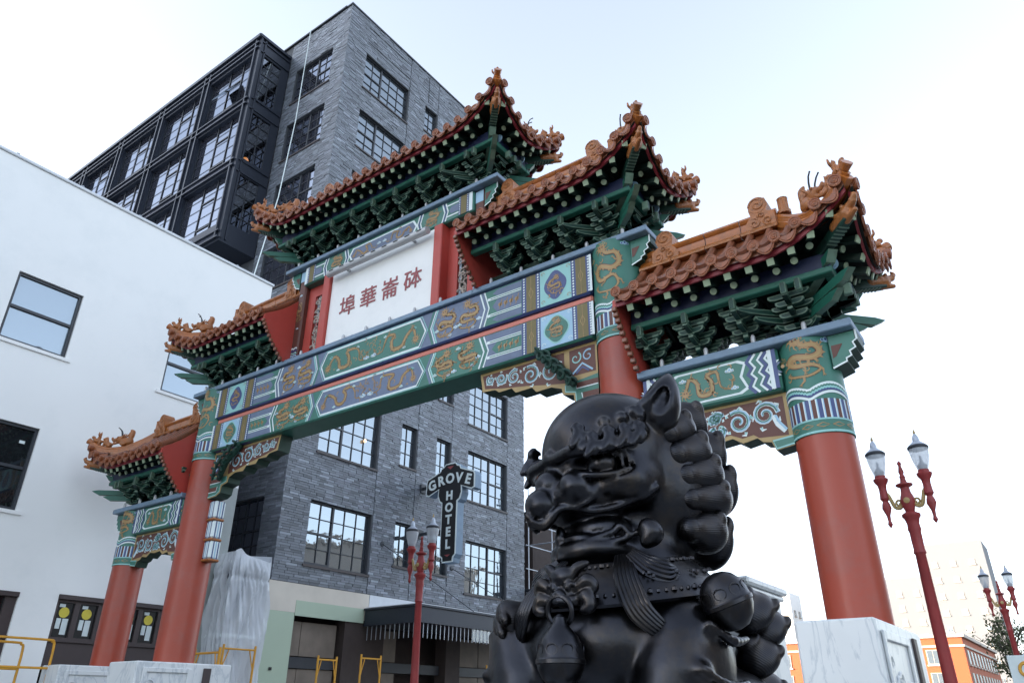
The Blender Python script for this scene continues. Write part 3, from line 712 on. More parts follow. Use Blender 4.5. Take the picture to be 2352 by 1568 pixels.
def zig(u, v0, v1, amp):    # the zigzag that closes a painted field
    h = v1-v0; return [(u, v0), (u+amp, v0+h*.2), (u+amp*.05, v0+h*.42), (u+amp*.05, v0+h*.58), (u+amp, v0+h*.8), (u, v1)]
def zig2(u, v0, v1, amp):
    h = v1-v0; return [(u+amp, v0), (u, v0+h*.5), (u+amp, v1)]
def beam_art(D, hw, v0, v1, base, alt, box, med, rnd):
    """long beam, u from -hw to hw: centre field, two dragon fields, end fields, borders"""
    h = v1-v0; vm = (v0+v1)/2
    D.rect(-hw, hw, v0, v1, base, 1)
    c = 1.33
    # centre field
    D.poly([(-c, vm), (-c+.14, v0+.10*h), (c-.14, v0+.10*h), (c, vm), (c-.14, v1-.10*h), (-c+.14, v1-.10*h)], alt, 2)
    out = [(-c-.02, vm), (-c+.12, v0+.07*h), (c-.12, v0+.07*h), (c+.02, vm), (c-.12, v1-.07*h), (-c+.12, v1-.07*h)]
    D.strip(out+[out[0]], .035, 'pwhite', 3); D.strip([(a*1.035, vm+(b-vm)*1.10) for a, b in out]+[(out[0][0]*1.035, vm)], .02, 'pcyan', 3)
    for s_ in (-1, 1):
        D.dragon(s_*.62, vm, 1.05, h*.68, s_ > 0, False, rnd)
        D.cloud(s_*.1, vm-.2*h, .06); D.cloud(s_*1.08, vm+.2*h, .045, 'pcyan', 'pgreen'); D.cloud(s_*.36, vm+.26*h, .035, 'pwhite', 'pcyan'); D.cloud(s_*.85, vm-.28*h, .035, 'pwhite', 'pcyan'); D.flourish(s_*.12, vm+.1*h, .25, h*.6, 8, rnd, 'pgold', 3)
        f = lambda L: [(s_*a, b) for a, b in L]
        z = zig2(1.42, v0, v1, .11)
        D.strip(f(z), .045, alt, 2); D.strip(f([(a+.05, b) for a, b in z]), .022, 'pwhite', 2); D.strip(f([(a+.09, b) for a, b in z]), .03, 'pcyan', 2)
        # two upright dragons
        for q in (1.82, 2.32):
            D.dragon(s_*q, vm, .46, h*.82, rnd.random() > .5, True, rnd)
            D.cloud(s_*(q+.22), vm+h*rnd.uniform(-.35, .35), .045); D.cloud(s_*(q+.1), vm-h*rnd.uniform(.3, .42), .035, 'pwhite', 'pviolet'); D.cloud(s_*(q-.2), vm+h*rnd.uniform(-.4, .4), .04, 'pwhite', 'pcyan')
        z = zig2(2.66, v0, v1, -.10)
        D.poly(f([(2.67, v0), *[(a, b) for a, b in z][::1], (2.67, v1)]) if False else f([(2.56, v0), (2.66, vm), (2.56, v1), (3.42, v1), (3.42, v0)]), alt, 2)
        D.strip(f(z), .03, 'pwhite', 3); D.strip(f([(a+.045, b) for a, b in z]), .05, base, 3); D.strip(f([(a+.09, b) for a, b in z]), .026, 'pwhite', 3)
        # end fields: three lozenges split by white lines
        for k, (b0, b1) in enumerate(((v0, v0+.24*h), (v0+.28*h, v0+.72*h), (v0+.76*h, v1))):
            m_ = (b0+b1)/2
            D.poly(f([(2.82, m_), (2.92, b0+.02), (3.40, b0+.02), (3.40, b1-.02), (2.92, b1-.02)]), base if k == 1 else 'pviolet', 3)
            if k == 1:
                for j in range(4): D.disc(s_*(2.98+j*.11), m_, .045, 'pgold', 4, 6, .06*h); D.strip(f([(2.96+j*.11, m_-.13*h), (3.02+j*.11, m_+.13*h)]), .014, 'pgold', 4)
        for b in (v0+.26*h, v0+.74*h): D.strip(f([(2.72, b), (3.40, b)]), .05, 'pwhite', 4); D.strip(f([(2.78, b), (3.40, b)]), .016, 'pgreen', 5)
        # borders: dotted, olive, dotted, medallion, dotted, olive, dotted, stripes
        D.rect(*sorted((s_*3.41, s_*4.70)), v0, v1, 'pblue', 3)
        for u0, u1 in ((3.50, 3.68), (4.42, 4.60)):
            D.rect(*sorted((s_*u0, s_*u1)), v0, v1, 'polive', 4)
            um = (u0+u1)/2*s_
            D.strip([(um, v0), (um, v1)], .008, 'pgold', 5)
            D.strip([(um-.04, vm), (um, vm-.17*h), (um+.04, vm), (um, vm+.17*h), (um-.04, vm)], .010, 'ptan', 5)
        for u in (3.455, 3.725, 4.375, 4.645):
            n = 13
            for k in range(n): D.disc(s_*u, v0+h*(k+.5)/n, .017, 'pwhite', 5, 6)
        D.rect(*sorted((s_*3.765, s_*4.335)), v0, v1, box, 4)
        for r_, cc, ly in ((.0, 'pcyan', 5), (.025, med, 6)):
            a = .22-r_; b = .42*h-r_
            pts = []
            for k in range(28):
                t = 2*math.pi*k/28; w_ = 1+.07*math.cos(4*t)
                pts.append((s_*4.05+a*math.cos(t)*w_, vm+b*math.sin(t)*w_))
            D.poly(pts, cc, ly)
        D.dragon(s_*4.05, vm, .26, h*.55, s_ > 0, True, rnd, 8)
        for a, b in ((-1, -1), (-1, 1), (1, -1), (1, 1)):
            D.spiral(s_*4.05+a*.235, vm+b*.40*h, .04, 1, 'pgold' if box == 'pcyan' else 'pwhite', .010, 6)
        D.rect(*sorted((s_*4.66, s_*4.70)), v0, v1, 'pwhite', 4); D.rect(*sorted((s_*4.70, s_*hw)), v0, v1, 'pgreen', 2)
def short_art(D, hw, v0, v1, rnd):
    h = v1-v0; vm = (v0+v1)/2
    D.rect(-hw, hw, v0, v1, 'pgreen', 1)
    c = .52
    fld = lambda g: [(-c-g, v0+.16*h-g), (-c+.07-g, vm), (-c-g, v1-.16*h+g), (-c+.10, v1-.06*h+g), (c-.10, v1-.06*h+g), (c+g, v1-.16*h+g), (c-.07+g, vm), (c+g, v0+.16*h-g), (c-.10, v0+.06*h-g), (-c+.10, v0+.06*h-g)]
    D.poly(fld(.0), 'pwhite', 2); D.poly([(a*.92, vm+(b-vm)*.88) for a, b in fld(0)], 'pgreen', 3)
    D.dragon(0, vm, .62, h*.72, False, False, rnd, 5)
    D.cloud(.3, vm+.22*h, .045, lay=5); D.cloud(-.33, vm+.22*h, .04, lay=5); D.cloud(.34, vm-.25*h, .04, lay=5)
    for s_ in (-1, 1):
        for k, (cc, w_) in enumerate((('pblue', .045), ('pwhite', .03), ('pgreen', .045), ('pwhite', .028), ('pblue', .045), ('pwhite', .03))):
            u = c+.055+k*.046
            D.strip([(s_*(u+.02), v0), (s_*(u-.055), v0+.18*h), (s_*(u+.0), v0+.36*h), (s_*(u-.055), vm), (s_*(u+.0), v0+.64*h), (s_*(u-.055), v0+.82*h), (s_*(u+.02), v1)][::1], w_, cc, 3+(k % 2))
        e0 = .86
        D.poly([(s_*a, b) for a, b in ((e0-.04, vm), (e0+.06, v0+.3*h), (hw-.1, v0+.3*h), (hw-.1, v1-.3*h), (e0+.06, v1-.3*h))], 'pwhite', 5)
        D.poly([(s_*a, b) for a, b in ((e0-.0, vm), (e0+.08, v0+.36*h), (hw-.1, v0+.36*h), (hw-.1, v1-.36*h), (e0+.08, v1-.36*h))], 'pviolet', 6)
        for j in range(3): D.disc(s_*(e0+.09+j*.06), vm, .025, 'pgold', 7, 6)
        for b in (v0+.2*h, v1-.2*h): D.strip([(s_*(e0), b), (s_*(hw-.1), b)], .03, 'pwhite', 5)
        D.rect(*sorted((s_*(hw-.1), s_*(hw-.05))), v0, v1, 'pwhite', 7); D.rect(*sorted((s_*(hw-.05), s_*hw)), v0, v1, 'pblue', 7)
def center_art(D, hw, v0, v1, rnd):
    h = v1-v0; vm = (v0+v1)/2
    D.rect(-hw, hw, v0, v1, 'pgreen', 1); c = .95
    D.poly([(-c, vm), (-c+.1, v0+.1*h), (c-.1, v0+.1*h), (c, vm), (c-.1, v1-.1*h), (-c+.1, v1-.1*h)], 'pwhite', 2)
    D.poly([(-c+.05, vm), (-c+.13, v0+.18*h), (c-.13, v0+.18*h), (c-.05, vm), (c-.13, v1-.18*h), (-c+.13, v1-.18*h)], 'pviolet', 3)
    for s_ in (-1, 1):
        D.dragon(s_*.45, vm, .66, h*.56, s_ > 0, False, rnd, 5); D.cloud(s_*.08, vm, .045, lay=5)
        for k, cc in enumerate(('pwhite', 'pblue', 'pwhite')): D.strip([(s_*(c+.06+k*.04), v0), (s_*(c+.0+k*.04), vm), (s_*(c+.06+k*.04), v1)], .03, cc, 3)
        D.dragon(s_*1.32, vm, .36, h*.8, False, True, rnd, 4)
        for k, cc in enumerate(('pwhite', 'pblue', 'pwhite')): D.strip([(s_*(1.58+k*.04), v0), (s_*(1.64+k*.04), vm), (s_*(1.58+k*.04), v1)], .03, cc, 3)
        D.poly([(s_*a, b) for a, b in ((1.75, vm), (1.8, v0+.3*h), (1.98, v0+.3*h), (1.98, v1-.3*h), (1.8, v1-.3*h))], 'pviolet', 4)
        for b in (v0+.2*h, v1-.2*h): D.strip([(s_*1.7, b), (s_*1.98, b)], .03, 'pwhite', 4)
        D.rect(*sorted((s_*1.98, s_*2.22)), v0, v1, 'pblue', 4); D.rect(*sorted((s_*2.03, s_*2.17)), v0, v1, 'polive', 5)
        for u in (2.005, 2.195):
            for k in range(10): D.disc(s_*u, v0+h*(k+.5)/10, .012, 'pwhite', 6, 6)
        D.rect(*sorted((s_*2.22, s_*hw)), v0, v1, 'pwhite', 2)
def scroll_art(D, cells, w, lay=3):
    for (u, v, r, dr, a0) in cells:
        D.spiral(u, v, r, 1.6, 'pwhite', w*2.3, lay, dr, a0); D.spiral(u, v, r, 1.6, 'plight', w*1.5, lay+1, dr, a0); D.spiral(u, v, r*.93, 1.5, 'pgreen', w*.8, lay+2, dr, a0+.1)
        for k in range(5):      # leaves curling off the scroll
            a = a0+1.3*k+.4; p = (u+r*1.02*math.cos(a), v+r*1.02*math.sin(a)); t = a+dr*.7; q_ = r*.42
            D.strip([p, (p[0]+q_*.6*math.cos(t), p[1]+q_*.6*math.sin(t)), (p[0]+q_*math.cos(t+dr*.8), p[1]+q_*math.sin(t+dr*.8))], [w*1.6, w*1.3, w*.3], 'pwhite', lay); D.strip([p, (p[0]+q_*.5*math.cos(t), p[1]+q_*.5*math.sin(t))], [w*.9, w*.5], 'pcyan', lay+1)

PFr = lambda x0, y, sgn=1: (lambda u, v, d: (x0+u, y-d, v))
PBk = lambda x0, y: (lambda u, v, d: (x0-u, y+d, v))

# ---- columns and bases
def column(x, r, ztop, zs):
    c = MB(); c.lathe([(r*1.0, ZB-.02), (r, zs+.02), (r, ztop)], 40, T(x, YG, 0)); co = c.build('column', 'col_red', gate, True)
    rs = r+.012
    c = MB(); c.lathe([(rs, zs), (rs, ztop-.001)], 48, T(x, YG, 0)); s = c.build('painted_sleeve', 'pgreen', co, True)
    D = Deco(lambda u, v, d: (x+(rs+d)*math.sin(u/rs), YG-(rs+d)*math.cos(u/rs), v))
    H = ztop-zs; circ = math.pi*rs; rn = random.Random(int(-x*10))
    D.rect(-circ, circ, zs+.005, zs+.03, 'pcyan', 2, 40); D.rect(-circ, circ, zs+.15, zs+.17, 'pcyan', 2, 40)
    for k in range(12):
        u = -circ+2*circ*(k+.5)/12; D.strip([(u-.07, zs+.09), (u, zs+.115), (u+.07, zs+.09), (u, zs+.065), (u-.07, zs+.09)], .01, 'pgold', 2)
    n = 30
    for k in range(n):
        u = -circ+2*circ*k/n; wd_ = 2*circ/n
        D.rect(u, u+wd_*.66, zs+.17, zs+.40, ('pblue', 'pbrown')[k % 2], 2, 1); D.rect(u+wd_*.66, u+wd_*.82, zs+.17, zs+.40, 'pwhite', 2, 1); D.rect(u+wd_*.82, u+wd_, zs+.17, zs+.40, 'plight', 2, 1)
    for b, cc, dz in ((0, 'pwhite', .0), (0, 'pblue', .035), (0, 'pcyan', .06), (0, 'pgreen', .085), (0, 'pwhite', .11)):
        path = [(u, zs+.40+dz+.085*abs(math.sin(u/circ*math.pi*2))) for u in np.linspace(-circ, circ, 64)]
        D.strip(path, .030, cc, 3)
    zc = zs+.58
    for q, a in ((0, 0), (1, 1.05*circ), (2, -1.0*circ)):
        D.dragon(a, (zc+ztop)/2+.02, .50, (ztop-zc)*.86, q == 1, True, rn, 3)
        D.cloud(a+.30, ztop-.10, .05, 'plight', 'pblue', 3); D.cloud(a-.02, ztop-.06, .04, 'ptan', 'pgreen', 3); D.cloud(a-.30, ztop-.25, .06, 'ptan', 'pgreen', 3)
    D.done(s)
    return co
def base(x, hw, y0, y1):
    b = MB(); z1 = 1.15
    o = MB().cbox((x-hw, y0, z1+.006), (x+hw, y1, ZB), .02).build('marble_base', 'marble', gate)
    MB().cbox((x-hw-.0, y0-.0, .13), (x+hw, y1, z1), .02).build('lower_block', 'marble', o)
    zz = 1.72
    MB().box((x-hw-.001, y0-.0012, zz), (x+hw+.001, y1+.001, zz+.006)).build('joint', 'concrete', o)
    for s_ in (-1, 1):     # raised carved frame and bronze strip on the long sides
        xs = x+s_*hw
        f = MB(); a0, a1 = (xs+.003*s_, xs+.03*s_) if s_ > 0 else (xs-.03, xs-.003)
        for q in ((y0+.12, y0+.2, 1.3, ZB-.1), (y1-.95, y1-.87, 1.3, ZB-.1)): f.cbox((a0, q[0], q[2]), (a1, q[1], q[3]), .008)
        f.cbox((a0, y0+.2, ZB-.18), (a1, y1-.95, ZB-.1), .008); f.cbox((a0, y0+.2, 1.3), (a1, y1-.95, 1.38), .008); f.build('carved_frame', 'marble', o)
        rr = random.Random(3)
        for k in range(7):
            yy = y0+.28+rr.random()*(y1-y0-1.3); z_ = 1.45+rr.random()*.6
            MB().tube([(xs+.006*s_, yy+.10*math.cos(t)*(1-t/9), z_+.10*math.sin(t)*(1-t/9)) for t in np.linspace(0, 7.5, 22)], .016, 6).build('carved_scroll', 'marble', o, True)
        MB().cbox((a0, y1-.62, .9), (a1, y1-.46, ZB-.08), .006).build('bronze_strip', 'brown_dark', o)
    return o
def stepbase(x, hw, y0, y1): return base(x, hw, y0, y1)
for s_ in (-1, 1):
    column(XC+s_*CI, .37, 7.90, 6.28); column(XC+s_*CO, .32, 5.60, 4.36)
    base(XC+s_*CI, .48, 7.72, 9.68); base(XC+s_*CO, .36, 7.6, 9.8)

# ---- beams
def beam(x0, x1, z0, z1, y0=8.42, y1=8.98, m='pgreen', name='beam'):
    b = MB(); b.cbox((x0, y0, z0), (x1, y1, z1), .025); return b.build(name, m, gate)
xi0, xi1 = XC-CI+.34, XC+CI-.34
rnd = random.Random(11)
art = []
bu = beam(xi0, xi1, 7.15, 7.85, m='pblue'); bl = beam(xi0, xi1, 6.42, 7.03)
D = Deco(PFr(XC, 8.42)); beam_art(D, 4.64, 7.18, 7.82, 'pviolet', 'pgreen', 'pcyan', 'pblue', rnd); D.done(bu)
D = Deco(PFr(XC, 8.42)); beam_art(D, 4.64, 6.45, 7.0, 'pgreen', 'pviolet', 'plight', 'pgreen', rnd); D.done(bl)
beam(xi0, xi1, 7.032, 7.148, 8.47, 8.93, 'strip_red', 'filler_board')
D = Deco(lambda u, v, d: (XC+u, v, 6.42-d)); D.rect(-3.4, 3.4, 8.46, 8.94, 'pgreen', 1); D.rect(-4.6, -3.4, 8.46, 8.94, 'pblue', 1); D.rect(3.4, 4.6, 8.46, 8.94, 'pblue', 1); D.done(bl)
for s_ in (-1, 1):
    xa, xb = sorted((XC+s_*(CI+.36), XC+s_*(CO-.30))); xm = (xa+xb)/2
    bo_ = beam(xa, xb, 5.0, 5.55, 8.45, 8.95)
    D = Deco(PFr(xm, 8.45)); short_art(D, (xb-xa)/2-.02, 5.02, 5.53, random.Random(5)); D.done(bo_)
bc = beam(XC-CP+.10, XC+CP-.10, 9.68, 10.13, 8.44, 8.96)
D = Deco(PFr(XC, 8.44)); center_art(D, CP-.12, 9.70, 10.11, random.Random(8)); D.done(bc)
# plates under the brackets, carried past the columns on carved ends
def plate(x0, x1, z0, z1):
    p = MB().cbox((x0, 8.36, z0), (x1, 9.04, z1), .012).build('bracket_plate', 'plate_blue', gate)
    for k in np.arange(x0+.35, x1-.2, .62): MB().lathe([(.03, z1-.01), (.03, z1+.09), (.018, z1+.12)], 8, T(k, 8.43, 0)).build('lightning_stud', 'metal_grey', p)
    return p
def plate_end(x, s_, z1, L=.31):
    prof = [(0, 0), (L, 0), (L, -.12), (L-.05, -.15), (L-.03, -.22), (L-.10, -.25), (L-.09, -.31), (L-.15, -.33), (L-.15, -.37), (L-.22, -.39), (0, -.42)]
    e = MB().prism([(x+s_*a, z1+b) for a, b in prof], 8.50, 8.90, 'y').build('carved_beam_end', 'bracket', gate)
    D = Deco(PFr(0, 8.50)); pr = [(x+s_*a, z1+b) for a, b in prof]
    D.poly([(x+s_*(a*.93+.003), z1+b*.95-.012) for a, b in prof], 'pgreen', 1)
    D.strip(pr[1:], .022, 'pwhite', 2); D.poly([(x+s_*.02, z1-.14), (x+s_*.15, z1-.14), (x+s_*.06, z1-.28), (x+s_*.02, z1-.3)], 'pbrown', 3); D.done(e)
for s_ in (-1, 1):
    a, b = sorted((XC+s_*CP, XC+s_*(CI+.66))); plate(a, b, 7.852, 7.95)
    plate_end(XC+s_*(CI+.33), s_, 7.85)
    a, b = sorted((XC+s_*(CI+.33), XC+s_*(CO+.60))); plate(a, b, 5.552, 5.655); plate_end(XC+s_*(CO+.29), s_, 5.55)
plate(XC-CP-.5, XC+CP+.5, 10.132, 10.225)
for s_ in (-1, 1): plate_end(XC+s_*(CP+.12), s_, 10.13, .28)
plate(XC-CP, XC+CP, 7.853, 7.951)

# ---- upper posts, sign panel, lattice
for s_ in (-1, 1):
    x = XC+s_*CP
    po = MB().cbox((x-.11, 8.50, 7.95), (x+.11, 8.90, 10.13), .03).build('upper_post', 'pbrown', gate)
    D = Deco(PFr(x, 8.50))
    for k in range(5): D.strip([(u, 8.0+k*.055+.03*abs(math.sin(u*30))) for u in np.linspace(-.10, .10, 12)], .03, ('pwhite', 'plight', 'pcyan', 'pblue', 'pwhite')[k], 2)
    D.rect(-.09, .09, 9.85, 10.1, 'plight', 2); D.cloud(0, 9.5, .035); D.cloud(.02, 8.7, .03); D.dragon(0, 9.1, .14, .5, False, True, rnd); D.done(po)
    # red panel with a pierced carving
    xa, xb = sorted((XC+s_*(CP-.11), XC+s_*1.62))
    xl, xr = ((xa+xb)/2-.12, (xa+xb)/2+.12)
    w = MB(); Pq = lambda u, v, d: (u, 8.62-d, v)
    facade(w, Pq, xa, xb, 7.953, 9.68, [(xl, xr, 8.10, 9.42)], .06); pn = w.build('side_panel', 'panel_red', gate)
    w = MB(); rr = random.Random(2)
    for k in range(26):
        u = xl+.03+rr.random()*(xr-xl-.06); v = 8.12+1.28*(k+.5)/26; ph = rr.random()*6; rad = .05+.03*rr.random()
        w.tube([(min(xr, max(xl, u+rad*math.cos(ph+t*2.6))), 8.655+.015*math.sin(t*3), v+rad*math.sin(ph+t*2.6)) for t in np.linspace(0, 1.6, 8)], .017, 5)
    w.build('pierced_carving', 'trim', pn, True)
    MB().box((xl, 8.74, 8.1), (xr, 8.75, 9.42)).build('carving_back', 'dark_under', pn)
    j0, j1 = sorted((XC+s_*1.62, XC+s_*1.42))
    MB().cbox((j0, 8.40, 7.953), (j1, 8.80, 9.68), .015).build('sign_jamb', 'panel_red', gate)
    MB().box((xa, 8.625, 9.60), (xb, 8.7, 9.675)).build('panel_head', 'panel_red', pn)
sgn = MB().cbox((XC-1.418, 8.47, 7.955), (XC+1.418, 8.75, 9.678), .01).build('sign_board', 'signwhite', gate)
for i, ch in enumerate('埠華崙砵'):
    me = text_mesh(ch, .47, .003, .004); me.materials.clear(); me.materials.append(M['signred'])
    setp(bpy.data.objects.new('sign_character', me), sgn, T(XC-.86+i*.585, 8.462, 8.57) @ Matrix.Rotation(R(90), 4, 'X'))
tb = MB(); tb.tube([(XC-1.36, 8.30, 9.56), (XC+1.36, 8.30, 9.56)], .075, 16); to = tb.build('lamp_tube', 'metal_grey', gate, True)
for k in range(9):
    x = XC-1.2+k*.3; MB().box((x-.06, 8.217, 9.555), (x+.06, 8.224, 9.575)).build('tube_slot', 'black', to)
for s_ in (-1, 1): MB().box((XC+s_*.9-.02, 8.30, 9.54), (XC+s_*.9+.02, 8.48, 9.58)).build('tube_bracket', 'metal_grey', to)

# ---- carved aprons under the beams
def apron_inner(s_):
    L = 2.15; x0 = XC+s_*(CI-.36)
    prof = [(0, 6.415), (L, 6.415), (L-.05, 6.10), (L-.30, 6.08), (L-.38, 6.02), (L-.62, 6.03), (L-.70, 5.94), (L-1.0, 5.95), (L-1.08, 5.86), (L-1.35, 5.87), (.62, 5.80), (.60, 5.70), (.42, 5.66), (.40, 5.52), (.28, 5.46), (.0, 5.44)]
    P2 = [(x0-s_*a, b) for a, b in prof]
    o = MB().prism(P2, 8.56, 8.84, 'y').build('carved_apron', 'dark_under', gate)
    D = Deco(PFr(0, 8.56))
    D.poly(P2, 'ptan', 1)
    D.poly([(x0-s_*a, b) for a, b in ((.56, 6.37), (L-.05, 6.37), (L-.10, 6.14), (L-.45, 6.07), (L-.9, 6.0), (L-1.3, 5.92), (.56, 5.87))], 'pbrown', 2)
    D.poly([(x0-s_*a, b) for a, b in ((.03, 6.37), (.47, 6.37), (.47, 5.95), (.03, 5.95))], 'pbrown', 2)
    D.poly([(x0-s_*a, b) for a, b in ((.0, 5.90), (.56, 5.84), (.56, 5.72), (.38, 5.68), (.37, 5.54), (.26, 5.48), (0, 5.46))], 'pgreen', 3)
    for b0, b1, a1 in ((5.74, 5.83, .36), (5.56, 5.66, .26)):
        D.rect(*sorted((x0-s_*.0, x0-s_*a1)), b0, b1, 'pbrown', 4); D.strip([(x0, b0), (x0-s_*a1, b0), (x0-s_*(a1+.02), b1)], .016, 'pwhite', 5)
    D.strip([(x0-s_*a, b) for a, b in ((.55, 5.83), (.55, 5.73), (.38, 5.69), (.37, 5.55), (.26, 5.49), (0, 5.47))], .02, 'pcyan', 5)
    sc_ = [(x0-s_*.80, 6.12, .18, 1, 0), (x0-s_*1.17, 6.16, .16, -1, 2), (x0-s_*1.48, 6.21, .12, 1, 1), (x0-s_*1.73, 6.24, .10, -1, 0), (x0-s_*1.94, 6.26, .075, 1, 2)]
    scroll_art(D, sc_, .022)
    D.spiral(x0-s_*.15, 6.22, .10, 1.2, 'plight', .025, 4, 1, 1); D.spiral(x0-s_*.36, 6.22, .10, 1.2, 'pcyan', .025, 4, -1, 1)
    D.strip([(x0-s_*.08, 5.98), (x0-s_*.25, 6.12), (x0-s_*.42, 5.98)], .03, 'plight', 4); D.strip([(x0-s_*.14, 5.98), (x0-s_*.25, 6.06), (x0-s_*.36, 5.98)], .03, 'pblue', 4)
    D.done(o)
    cl = MB(); rr = random.Random(4)        # carved cloud bracket standing proud of the apron
    for k in range(7):
        t = k/6; c_ = Vector((x0-s_*(.92-.55*t), 8.46-.10*math.sin(t*3), 6.42-.62*t)); r_ = .075+.03*(k % 2)
        cl.tube([c_+Vector((r_*math.cos(a)*(1-a/12), -.02*a, r_*math.sin(a)*(1-a/12))) for a in np.linspace(0, 8, 20)], .026, 6)
    cl.tube([(x0-s_*.95, 8.5, 6.42), (x0-s_*.6, 8.42, 6.1), (x0-s_*.36, 8.5, 5.78)], [.06, .09, .05], 8)
    cl.build('cloud_bracket', 'bracket', o, True)
    # painted hanging carving down the inner face of the column
    xh0, xh1 = sorted((x0-s_*.0, x0-s_*.24))
    h = MB(); hs = [(5.40, .02), (5.0, .0), (4.6, -.03), (4.2, -.06)]
    for k in range(3):
        z1_, z0_ = hs[k][0], hs[k+1][0]; dy = .02*k
        h.cbox((xh0, 8.62+dy, z0_+.049), (xh1, 8.86+dy, z1_-.001), .03, 0); h.cbox((xh0-.008, 8.612+dy, z0_-.0), (xh1+.008, 8.872+dy, z0_+.048), .015, 1)
    ho = h.build('hanging_carving', ['pwhite', 'carved'], o)
    D = Deco(lambda u, v, d: (u, 8.62+.02*int((5.40-v)/.4)-d, v)); D2 = Deco(lambda u, v, d: (xh1+d if s_ < 0 else xh0-d, u, v))
    for k in range(3):
        for j in range(3):
            u = xh0+.06+j*.06; D.strip([(u, 5.05-k*.4), (u, 5.39-k*.4)], .026, ('pblue', 'plight', 'pblue')[j], 1)
            u = 8.69+j*.055+.02*k; D2.strip([(u, 5.05-k*.4), (u, 5.39-k*.4)], .026, ('pblue', 'plight', 'pblue')[j], 1)
    D.done(ho); D2.done(ho)
def apron_outer(s_):
    xa, xb = sorted((XC+s_*(CI+.36), XC+s_*(CO-.30))); W = xb-xa
    hf = [(0, 4.998), (0, 4.34), (.22, 4.31), (.26, 4.42), (.36, 4.44), (.42, 4.50), (.60, 4.47), (.72, 4.55), (W/2, 4.53)]
    prof = [(xa+a, b) for a, b in hf]+[(xb-a, b) for a, b in hf[::-1]]
    o = MB().prism(prof, 8.57, 8.83, 'y').build('carved_apron', 'dark_under', gate)
    D = Deco(PFr(0, 8.57)); D.poly(prof, 'ptan', 1)
    hf2 = [(.05, 4.96), (.05, 4.47), (.40, 4.50), (.46, 4.55), (.60, 4.53), (.74, 4.60), (W/2, 4.58)]
    D.poly([(xa+a, b) for a, b in hf2]+[(xb-a, b) for a, b in hf2[::-1]], 'pbrown', 2)
    for q in (-1, 1):
        xe = xa if q < 0 else xb
        D.poly([(xe, 4.46), (xe-q*.25, 4.44), (xe-q*.22, 4.32), (xe, 4.35)], 'pgreen', 3); D.strip([(xe-q*.0, 4.45), (xe-q*.24, 4.43), (xe-q*.21, 4.33), (xe, 4.36)], .02, 'pcyan', 4)
        D.strip([(xe-q*.08, 4.52), (xe-q*.16, 4.62), (xe-q*.2, 4.74)], .05, 'pwhite', 4); D.strip([(xe-q*.06, 4.54), (xe-q*.13, 4.64), (xe-q*.17, 4.74)], .03, 'lamp' if False else 'plight', 5)
        scroll_art(D, [(xe-q*.29, 4.77, .16, q, 0), (xe-q*.62, 4.74, .155, -q, 2.2), (xe-q*.88, 4.85, .07, q, 0), (xe-q*.86, 4.66, .06, -q, 1)], .026)
    for k in range(4):
        a = k*math.pi/2+.78; D.spiral((xa+xb)/2+.07*math.cos(a), 4.76+.07*math.sin(a), .05, .8, 'pcyan', .018, 4, 1, a)
    D.done(o)
for s_ in (-1, 1): apron_inner(s_); apron_outer(s_)

# ---- bracket sets (dougong)
def arm(mb, L, w, h, X):
    a = L/2; prof = [(-a, h), (-a, h*.55), (-a*.93, h*.30), (-a*.80, h*.10), (-a*.62, 0), (a*.62, 0), (a*.80, h*.10), (a*.93, h*.30), (a, h*.55), (a, h)]
    n = len(prof); e = .011
    def ins(k):
        p = np.array(prof[k]); return (p[0]*(1-2.2*e/a), h/2+(p[1]-h/2)*(1-2.4*e/h))
    inn = [ins(k) for k in range(n)]
    v = []
    for y in (-w/2, w/2):
        v += [(p[0], y, p[1]) for p in prof]+[(p[0], y, p[1]) for p in inn]
    f = []; ms = []
    for s0 in (0, 2*n):
        f.append(tuple(range(s0+n, s0+2*n))); ms.append(0)
        for k in range(n): f.append((s0+k, s0+(k+1) % n, s0+n+(k+1) % n, s0+n+k)); ms.append(1)
    for k in range(n): f.append((k, (k+1) % n, 2*n+(k+1) % n, 2*n+k)); ms.append(1 if k in (0, n-2) else 0)
    mb.add([X @ Vector(p) for p in v], f, ms)
def dou(mb, s, h, X):
    b = s*.36; t = s*.5
    v = [(-b, -b, 0), (b, -b, 0), (b, b, 0), (-b, b, 0), (-t, -t, h*.4), (t, -t, h*.4), (t, t, h*.4), (-t, t, h*.4), (-t, -t, h), (t, -t, h), (t, t, h), (-t, t, h)]
    f = [(3, 2, 1, 0), (8, 9, 10, 11)]; ms = [0, 0]
    for k in range(4): f += [(k, (k+1) % 4, 4+(k+1) % 4, 4+k), (4+k, 4+(k+1) % 4, 8+(k+1) % 4, 8+k)]; ms += [0, 1 if k == 0 else 0]
    mb.add([X @ Vector(p) for p in v], f, ms)
def head(mb, X):      # the upright beam-head at the outer end
    mb.cbox((-.035, -.05, 0), (.035, .05, .17), .012, 1, X); mb.box((-.024, -.0515, .012), (.024, -.0505, .158), 0, X)
